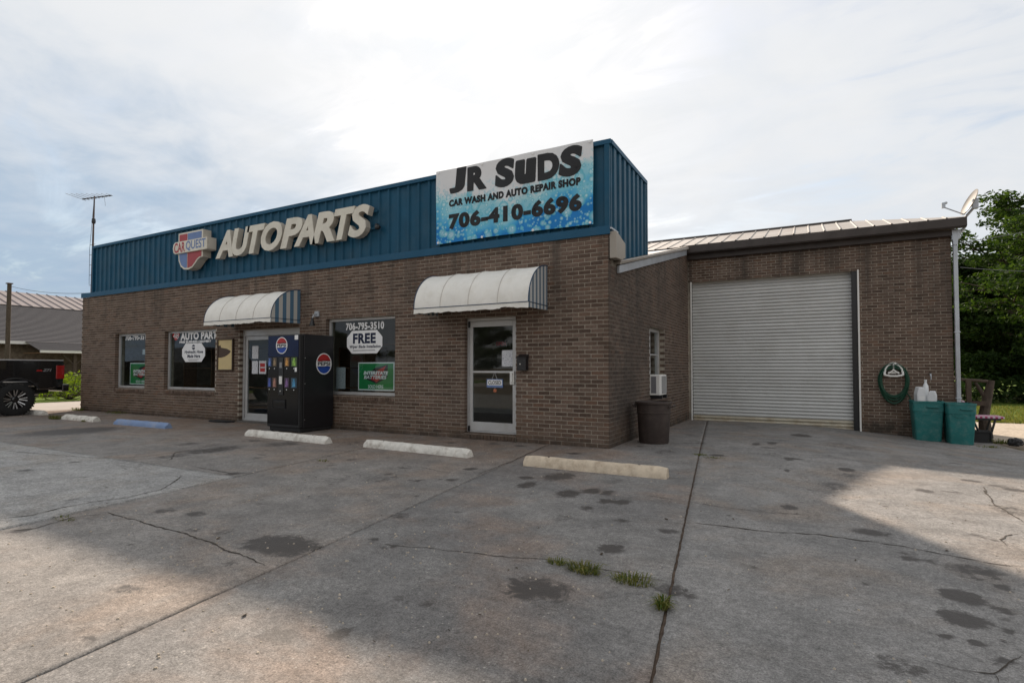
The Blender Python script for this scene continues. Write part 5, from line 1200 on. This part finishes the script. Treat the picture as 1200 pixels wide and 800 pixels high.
# house across the side street
M['shingle'] = mat('grey_shingles', (.062, .062, .071), .95, .3, 30, bump=.6, bscale=18, dirt=(.065, .065, .07), damt=.6, dscale=7)
M['stone'] = mat('brown_stone_wall', (.17, .135, .11), .95, .4, 7, bump=.6, bscale=9, dirt=(.28, .25, .21), damt=.5, dscale=5)
M['roof_pink'] = mat('pinkish_roof_steel', (.20, .172, .172), .6, .08, 2, dirt=(.30, .24, .23), damt=.4)
hs_ = thing('house', 'low house with grey shingled roof and a porch across the side street', 'house', (-32, 5, -.06))
MB().box(-8, 0, -9, 13, 0, 2.7).build('wall', M['stone'], hs_)
def course_roof(mb, x0, z0, x1, z1, ya, yb, n):
    for k in range(n):
        a, b_ = k / n, (k + 1) / n; xa, za, xb, zb_ = x0 + (x1 - x0) * a, z0 + (z1 - z0) * a, x0 + (x1 - x0) * b_, z0 + (z1 - z0) * b_
        mb.add([(xa, ya, za + .03), (xa, yb, za + .03), (xb, yb, zb_), (xb, ya, zb_), (xa, ya, za), (xa, yb, za)], [(0, 1, 2, 3), (4, 5, 1, 0)])
mb = MB(); course_roof(mb, .6, 2.62, -4.2, 4.86, -9.5, 13.5, 30); mb.build('shingle_roof', M['shingle'], hs_)
mb = MB()
for k in range(46):
    y = -9.5 + k * .5; mb.add([(-4.0, y, 4.80), (-4.0, y + .44, 4.80), (-7.6, y + .44, 5.95), (-7.6, y, 5.95)], [(0, 1, 2, 3)]); mb.add([(-4.0, y + .44, 4.80), (-4.0, y + .47, 4.85), (-4.0, y + .5, 4.80), (-7.6, y + .5, 5.95), (-7.6, y + .47, 6.0), (-7.6, y + .44, 5.95)], [(0, 1, 4, 5), (1, 2, 3, 4)])
mb.build('metal_roof', M['roof_pink'], hs_)
MB().box(-4.1, -3.98, -9.5, 13.5, 4.70, 4.82).build('roof_edge', M['brown_trim'], hs_); MB().add([(-7.6, -9.5, 5.95), (-7.6, 13.5, 5.95), (-12, 13.5, 4.6), (-12, -9.5, 4.6)], [(0, 1, 2, 3)]).build('metal_roof', M['roof_pink'], hs_)
MB().box(.56, .68, -9.5, .35, 2.50, 2.64).build('gutter', M['white'], hs_)
mb = MB(); course_roof(mb, 2.3, 2.14, .5, 2.66, -1.0, 13.5, 10); mb.build('porch_roof', M['shingle'], hs_)
MB().box(2.26, 2.38, -1.0, 13.5, 2.06, 2.18).build('gutter', M['white'], hs_)
MB().box(.5, 2.25, -1.0, 13.5, 2.04, 2.07).build('porch_ceiling', M['wood'], hs_)
for y in (.5, 4.4): 
    MB().box(2.0, 2.14, y - .07, y + .07, 0, 2.05).build('porch_post', M['weather_wood'], hs_)
    for s in (-1, 1): MB().tube([(2.07, y, 1.45), (2.07, y + s * .55, 2.03)], .045, 5).build('brace', M['weather_wood'], hs_)
MB().tube([(2.34, 1.0, 2.08), (2.30, 1.15, 1.96), (2.16, 1.75, 1.80), (2.15, 1.85, .3)], .05, 8).build('downspout', M['white'], hs_, smooth=True)
MB().box(-.02, .03, -6, -4.8, .9, 2.1).build('window', M['gloss_black'], hs_); MB().box(-.02, .03, 6.0, 7.0, .05, 2.0).build('door', M['wood'], hs_)
up = thing('utility_post', 'bare dark wooden post rising before the house roof', 'post', (-26, 1.53, 0)); MB().tube([(0, 0, -.05), (0, 0, 2.5), (.02, 0, 4.70)], [.085, .08, .072], 9).build('shaft', M['stem'], up); MB().box(-.09, .11, -.09, .09, 4.70, 4.74).build('cap', M['rust'], up)
def wire(label, a, b_, sag, r=.008):
    a, b_ = Vector(a), Vector(b_); tag(MB().tube([a.lerp(b_, k / 16) - Vector((0, 0, sag * 4 * (k / 16) * (1 - k / 16))) for k in range(17)], r, 4).build('service_wire', M['black_metal']), label, 'wire')
wire('thin wire from the wooden post to the antenna mast', (-25.98, 1.53, 4.62), (-17.07, .52, 3.62), .12, .010)
wire('upper thin wire from the garage corner into the trees', (5.62, 6.5, 3.92), (16, 21, 8.0), .2, .008)
wire('lower thin wire from the garage corner into the trees', (5.62, 6.5, 3.40), (15, 22, 5.4), .25, .008)
lr = thing('timber_edging', 'low timber rail along the far grass verge', 'edging', (-24.6, 3, -.02)); MB().box(-.06, .06, -6, 6, .10, .19).build('rail', M['weather_wood'], lr)
for y in (-4, -1.2, 1.6, 4.4): MB().box(-.05, .05, y - .05, y + .05, 0, .10).build('post', M['weather_wood'], lr)

# ------------------------------------------------------------------ plants
def leaves_mesh(name, cs, rs, n_per, size, m, parent, flat=.55, seed=0):
    """leaf-sized quads scattered through flattened clumps"""
    rg = np.random.RandomState(seed); P = []
    for c, r in zip(cs, rs):
        k = max(4, int(n_per * r * r)); d = rg.normal(size=(k, 3)); d /= np.linalg.norm(d, axis=1)[:, None]; d *= (rg.rand(k, 1) ** .45) * r; d[:, 2] *= flat
        P.append(d + np.array(c))
    P = np.concatenate(P); n = len(P); a = rg.normal(size=(n, 3)); a[:, 2] *= .5; a /= np.linalg.norm(a, axis=1)[:, None]
    b_ = np.cross(a, rg.normal(size=(n, 3))); b_ /= np.linalg.norm(b_, axis=1)[:, None]; s = size * (.6 + .8 * rg.rand(n, 1))
    V = np.stack([P - a * s, P + b_ * s * .45, P + a * s, P - b_ * s * .45], 1).reshape(-1, 3)
    me = bpy.data.meshes.new(name); me.vertices.add(4 * n); me.vertices.foreach_set('co', V.ravel()); me.loops.add(4 * n); me.loops.foreach_set('vertex_index', np.arange(4 * n, dtype=np.int32))
    me.polygons.add(n); me.polygons.foreach_set('loop_start', np.arange(n, dtype=np.int32) * 4); me.update(calc_edges=True); me.materials.append(m)
    o = bpy.data.objects.new(name, me); COL.objects.link(o); o.parent = parent; return o
def tree(label, x, y, h, spread, seed, m='leaf', limbs=12, subs=4, n_per=70, size=.16, clump=.8, low=.25, group=None, tr_=.22, flat=.5):
    rg = random.Random(seed); t = thing('tree', label, 'tree', (x, y, gzf(x, y) - .05), 0, group); mb = MB(); cs = []; rs = []
    tp_ = [Vector((0, 0, 0))]
    for k in range(1, 7): tp_.append(Vector((rg.uniform(-.25, .25) * k * .3, rg.uniform(-.25, .25) * k * .3, h * .86 * k / 6)))
    mb.tube(tp_, [tr_ * (1.25 if k == 0 else 1 - .8 * k / 6) for k in range(7)], 9); br = MB()
    for i in range(limbs):
        f = low + (1 - low) * (i + .5) / limbs; p = tp_[0].lerp(tp_[-1], f * .98); seg_ = min(5, int(f * 6)); p = tp_[seg_].lerp(tp_[seg_ + 1], f * 6 - seg_)
        az = i * 2.4 + rg.uniform(-.4, .4); el = R(rg.uniform(4, 30) + 38 * f * f); Ln = spread * (1.08 - .72 * abs(f - .45) ** 1.3 - .25 * f) * rg.uniform(.75, 1.12)
        d = Vector((math.cos(az) * math.cos(el), math.sin(az) * math.cos(el), math.sin(el))); q = [p]
        for k in range(1, 6): q.append(q[-1] + (d + Vector((rg.uniform(-.2, .2), rg.uniform(-.2, .2), rg.uniform(-.12, .16)))).normalized() * Ln / 5)
        br.tube(q, [tr_ * .42 * (1 - f * .5) * (1 - .82 * k / 5) for k in range(6)], 6)
        for k in range(2, 6):
            cs.append(tuple(q[k] + Vector((rg.uniform(-.3, .3), rg.uniform(-.3, .3), .1)))); rs.append(clump * rg.uniform(.7, 1.15))
            for s_ in range(subs - 1):
                a2 = az + rg.choice((-1, 1)) * rg.uniform(.5, 1.3); L2 = Ln * rg.uniform(.18, .40); e = q[k] + Vector((math.cos(a2), math.sin(a2), rg.uniform(-.1, .45))) * L2
                br.tube([q[k], q[k].lerp(e, .5) + Vector((0, 0, .06)), e], [tr_ * .13, tr_ * .09, tr_ * .03], 4); cs.append(tuple(e)); rs.append(clump * rg.uniform(.55, 1.05))
    cs.append(tuple(tp_[-1] + Vector((0, 0, h * .06)))); rs.append(clump)
    mb.build('trunk', M['stem'], t, smooth=True); br.build('limbs', M['stem'], t, smooth=True)
    leaves_mesh('crown', cs, rs, n_per, size, M[m], t, flat, seed); return t
tg_ = 'trees behind the lawn on the right'
tree('tall spreading tree with layered branches, right beside the garage corner', 13.1, 24.0, 9.3, 6.0, 11, 'leaf', 17, 5, 260, .095, .82, .08, tg_, .30, .34)
tree('dark tree directly behind the garage corner', 9.4, 30.5, 7.2, 4.4, 12, 'leaf_dark', 14, 4, 170, .12, 1.0, .08, tg_, .22)
tree('dark tree filling the gap behind the tall spreading tree', 15.5, 33.0, 8.0, 6.0, 13, 'leaf_dark', 15, 4, 150, .14, 1.2, .06, tg_, .28)
tree('dark tree at the right edge of the picture', 19.5, 31.0, 8.6, 6.0, 14, 'leaf_dark', 15, 4, 130, .14, 1.15, .06, tg_, .28)
tree('deep green tree farther back between the others', 12.0, 38.0, 7.2, 6.0, 15, 'leaf_dark', 14, 4, 110, .16, 1.3, .05, tg_, .25)
tree('tree beyond the right edge of the lawn', 22.5, 36.0, 11.5, 6.5, 16, 'leaf', 14, 4, 70, .22, 1.4, .06, tg_, .28)
def shrub(label, x, y, z, r, h, m, seed, group=None, n=26, npz=240, size=.07):
    rg = random.Random(seed); t = thing('shrub', label, 'shrub', (x, y, z), 0, group); mb = MB(); cs = []; rs = []
    for k in range(n):
        a = rg.uniform(0, 6.28); q = r * rg.random() ** .5; e = Vector((q * math.cos(a), q * math.sin(a), h * rg.uniform(.25, .95) * (1 - .35 * q / r))); mb.tube([(0, 0, 0), e * .6, e], [.02, .014, .006], 4); cs.append(tuple(e)); rs.append(r * rg.uniform(.28, .42))
    mb.build('stems', M['stem'], t); leaves_mesh('foliage', cs, rs, npz, size, M[m], t, .8, seed); return t
shrub('lime green shrub beside the left end of the shop', -23.7, 2.75, -.05, .95, 1.10, 'leaf_lime', 21, 'shrubs in front of the house', 36)
shrub('lime green shrub farther along the house front', -24.3, 4.6, -.05, .8, .95, 'leaf_lime', 22, 'shrubs in front of the house')
shrub('darker low shrub under the house porch', -26.6, 3.6, -.05, .8, .7, 'leaf_dark', 23, 'shrubs in front of the house')
shrub('dark undergrowth at the foot of the trees behind the garage', 8.6, 25.5, -.5, 2.2, 1.7, 'leaf_dark', 24, 'undergrowth below the trees', 40, 60, .14)
shrub('dark undergrowth below the tall spreading tree', 12.8, 27.0, -.5, 2.4, 1.8, 'leaf_dark', 25, 'undergrowth below the trees', 40, 60, .14)
shrub('dark undergrowth at the right edge of the lawn', 17.0, 28.5, -.5, 2.6, 1.9, 'leaf_dark', 26, 'undergrowth below the trees', 40, 60, .14)
tree('small far treetop rising above the house roof', -73.4, 18.9, 9.6, 2.2, 31, 'leaf_dark', 8, 3, 60, .25, 1.0, .35, None, .2)

def tuft(label, x, y, n, hgt, spread, seed):
    rg = random.Random(seed); mb = MB(); z = gzf(x, y)
    for k in range(int(n * 1.5)):
        a = rg.uniform(0, 6.28); q = spread * rg.random() ** .7; bx, by = q * math.cos(a), q * .45 * math.sin(a); az = a + rg.uniform(-.8, .8); L_ = hgt * rg.uniform(.3, 1.0); w = rg.uniform(.0018, .0042); ln = rg.uniform(.35, 1.3)
        d = Vector((math.cos(az), math.sin(az), 0)); s = Vector((-d.y, d.x, 0)) * w; p0 = Vector((bx, by, -.01)); p1 = p0 + d * L_ * ln * .4 + Vector((0, 0, L_ * .65)); p2 = p0 + d * L_ * ln + Vector((0, 0, L_ * (.95 - .4 * ln)))
        mb.add([p0 - s, p0 + s, p1 + s * .8, p1 - s * .8, p2], [(0, 1, 2, 3), (3, 2, 4)])
    o = mb.build('grass_tuft', M['blade']); o.location = (x, y, z); return tag(o, label, 'weed', 'weeds growing in the concrete joints')
tuft('small grass tuft, leftmost in the crack near the middle of the forecourt', 1.28, -4.95, 60, .07, .06, 1)
tuft('largest bushy grass tuft in the crack near the middle of the forecourt', 1.48, -5.0, 150, .10, .10, 2)
tuft('grass tuft at the right end of the forecourt crack', 1.79, -5.02, 120, .085, .12, 3)
tuft('grass tuft growing in the long straight joint', 2.02, -5.27, 90, .09, .05, 4); bpy.context.scene.objects['grass_tuft.003'].rotation_euler[2] = 1.6
tuft('low weed in the joint near the trash can', 1.34, .03, 60, .05, .10, 5)
tuft('low weed patch right of the joint near the trash can', 1.55, -.14, 60, .045, .16, 6)
tuft('weed on the concrete edge right of the teal bins', 5.85, 5.6, 80, .08, .22, 7)
tuft('weed at the foot of the lawn chair', 6.25, 6.55, 140, .16, .25, 8)
tuft('weed beside the broken white wheel stop', -13.62, -1.72, 160, .16, .22, 9)
tuft('weed between the pieces of the broken wheel stop', -12.2, -1.74, 50, .08, .08, 10)
tuft('tiny weed in front of the white wheel stop by the vending machine', -3.05, -2.92, 40, .05, .10, 11)
tuft('weed at the left wall foot below the leftmost window', -14.2, -.12, 120, .12, .55, 12)
tuft('weed at the left building corner', -16.3, -.12, 120, .16, .25, 13)
tuft('sparse weed in the left slab joint', -2.72, -5.95, 45, .04, .12, 14)
# dead leaves and grit
mb = MB(); random.seed(77)
for k in range(420):
    x, y = random.uniform(-6, 5.2), random.uniform(-7.6, 2.5)
    if x < 0.1 and y > -.05: continue
    s = random.uniform(.005, .017) * (1.5 if random.random() < .12 else 1); a = random.uniform(0, 6.28); z = gzf(x, y) + .003; d = Vector((math.cos(a), math.sin(a), random.uniform(-.1, .25))) * s; e = Vector((-math.sin(a), math.cos(a), random.uniform(-.2, .4))) * s * random.uniform(.2, .6)
    p = Vector((x, y, z + .004)); mb.add([p - d, p + e, p + d, p - e], [(0, 1, 2, 3)])
tag(mb.build('leaf_litter', M['litter']), 'scattered dead leaves and grit on the concrete', 'litter', None, 'stuff')
# grass at the lawn's near edge
rg = np.random.RandomState(4); n = 26000; X = rg.uniform(5.8, 16, n); Y = 12.6 + 10 * rg.rand(n) ** 1.6; Z = gz(X, Y) - .03; h_ = .04 + .07 * rg.rand(n); a = rg.rand(n) * 6.28; w = .008 + .006 * rg.rand(n)
B0 = np.stack([X - w * np.cos(a), Y - w * np.sin(a), Z], 1); B1 = np.stack([X + w * np.cos(a), Y + w * np.sin(a), Z], 1); B2 = np.stack([X + rg.normal(0, .03, n), Y + rg.normal(0, .03, n), Z + h_], 1)
V = np.stack([B0, B1, B2], 1).reshape(-1, 3); me = bpy.data.meshes.new('lawn_blades'); me.vertices.add(3 * n); me.vertices.foreach_set('co', V.ravel()); me.loops.add(3 * n); me.loops.foreach_set('vertex_index', np.arange(3 * n, dtype=np.int32)); me.polygons.add(n); me.polygons.foreach_set('loop_start', np.arange(n, dtype=np.int32) * 3); me.update(calc_edges=True); me.materials.append(M['blade'])
o = bpy.data.objects.new('lawn_blades', me); COL.objects.link(o); tag(o, 'short grass blades on the lawn right of the garage', 'grass', None, 'stuff')
# trees across the road behind the viewer, seen in the window glass
def copy_tree(src, label, x, y, rz, sc):
    c = src.copy(); COL.objects.link(c); c.location = (x, y, -.05); c.rotation_euler = (0, 0, rz); c.scale = (sc, sc, sc); c['label'] = label; c['group'] = 'trees across the road in front of the shop'
    for ch in src.children:
        d = ch.copy(); COL.objects.link(d); d.parent = c
src = bpy.data.objects['tree.002']
for i, x in enumerate((-46, -37, -29, -20, -12, -3, 6, 15, 24)): copy_tree(src, 'dark broad tree across the road in front of the shop, ' + ('farthest left', 'second from the left', 'third from the left', 'fourth from the left', 'middle of the row', 'fourth from the right', 'third from the right', 'second from the right', 'farthest right')[i], x * 1.5, -62 - (i * 5) % 9, i * 1.3, .85 + .1 * ((i * 3) % 4))

# pale grit lying on the worn concrete
mb = MB(); random.seed(31)
for k in range(700):
    a = random.random()
    x, y = (random.gauss(.3, 1.6), random.gauss(-5.6, .9)) if a < .45 else (random.uniform(-5, 4.8), random.uniform(-7.4, 1.5))
    if (x < .1 and y > -.05) or y < -7.9: continue
    s = random.uniform(.003, .010); z = gzf(x, y); r = [Vector((math.cos(q * 1.26 + a) * s * random.uniform(.7, 1.2), math.sin(q * 1.26 + a) * s * random.uniform(.7, 1.2), 0)) for q in range(5)]
    p = Vector((x, y, z)); mb.add([p + v for v in r] + [p + v * .6 + Vector((0, 0, s * .7)) for v in r], [(5, 6, 7, 8, 9)] + [(q, (q + 1) % 5, 5 + (q + 1) % 5, 5 + q) for q in range(5)])
tag(mb.build('loose_grit', M['gravel']), 'small pale stones lying on the worn concrete', 'grit', None, 'stuff')
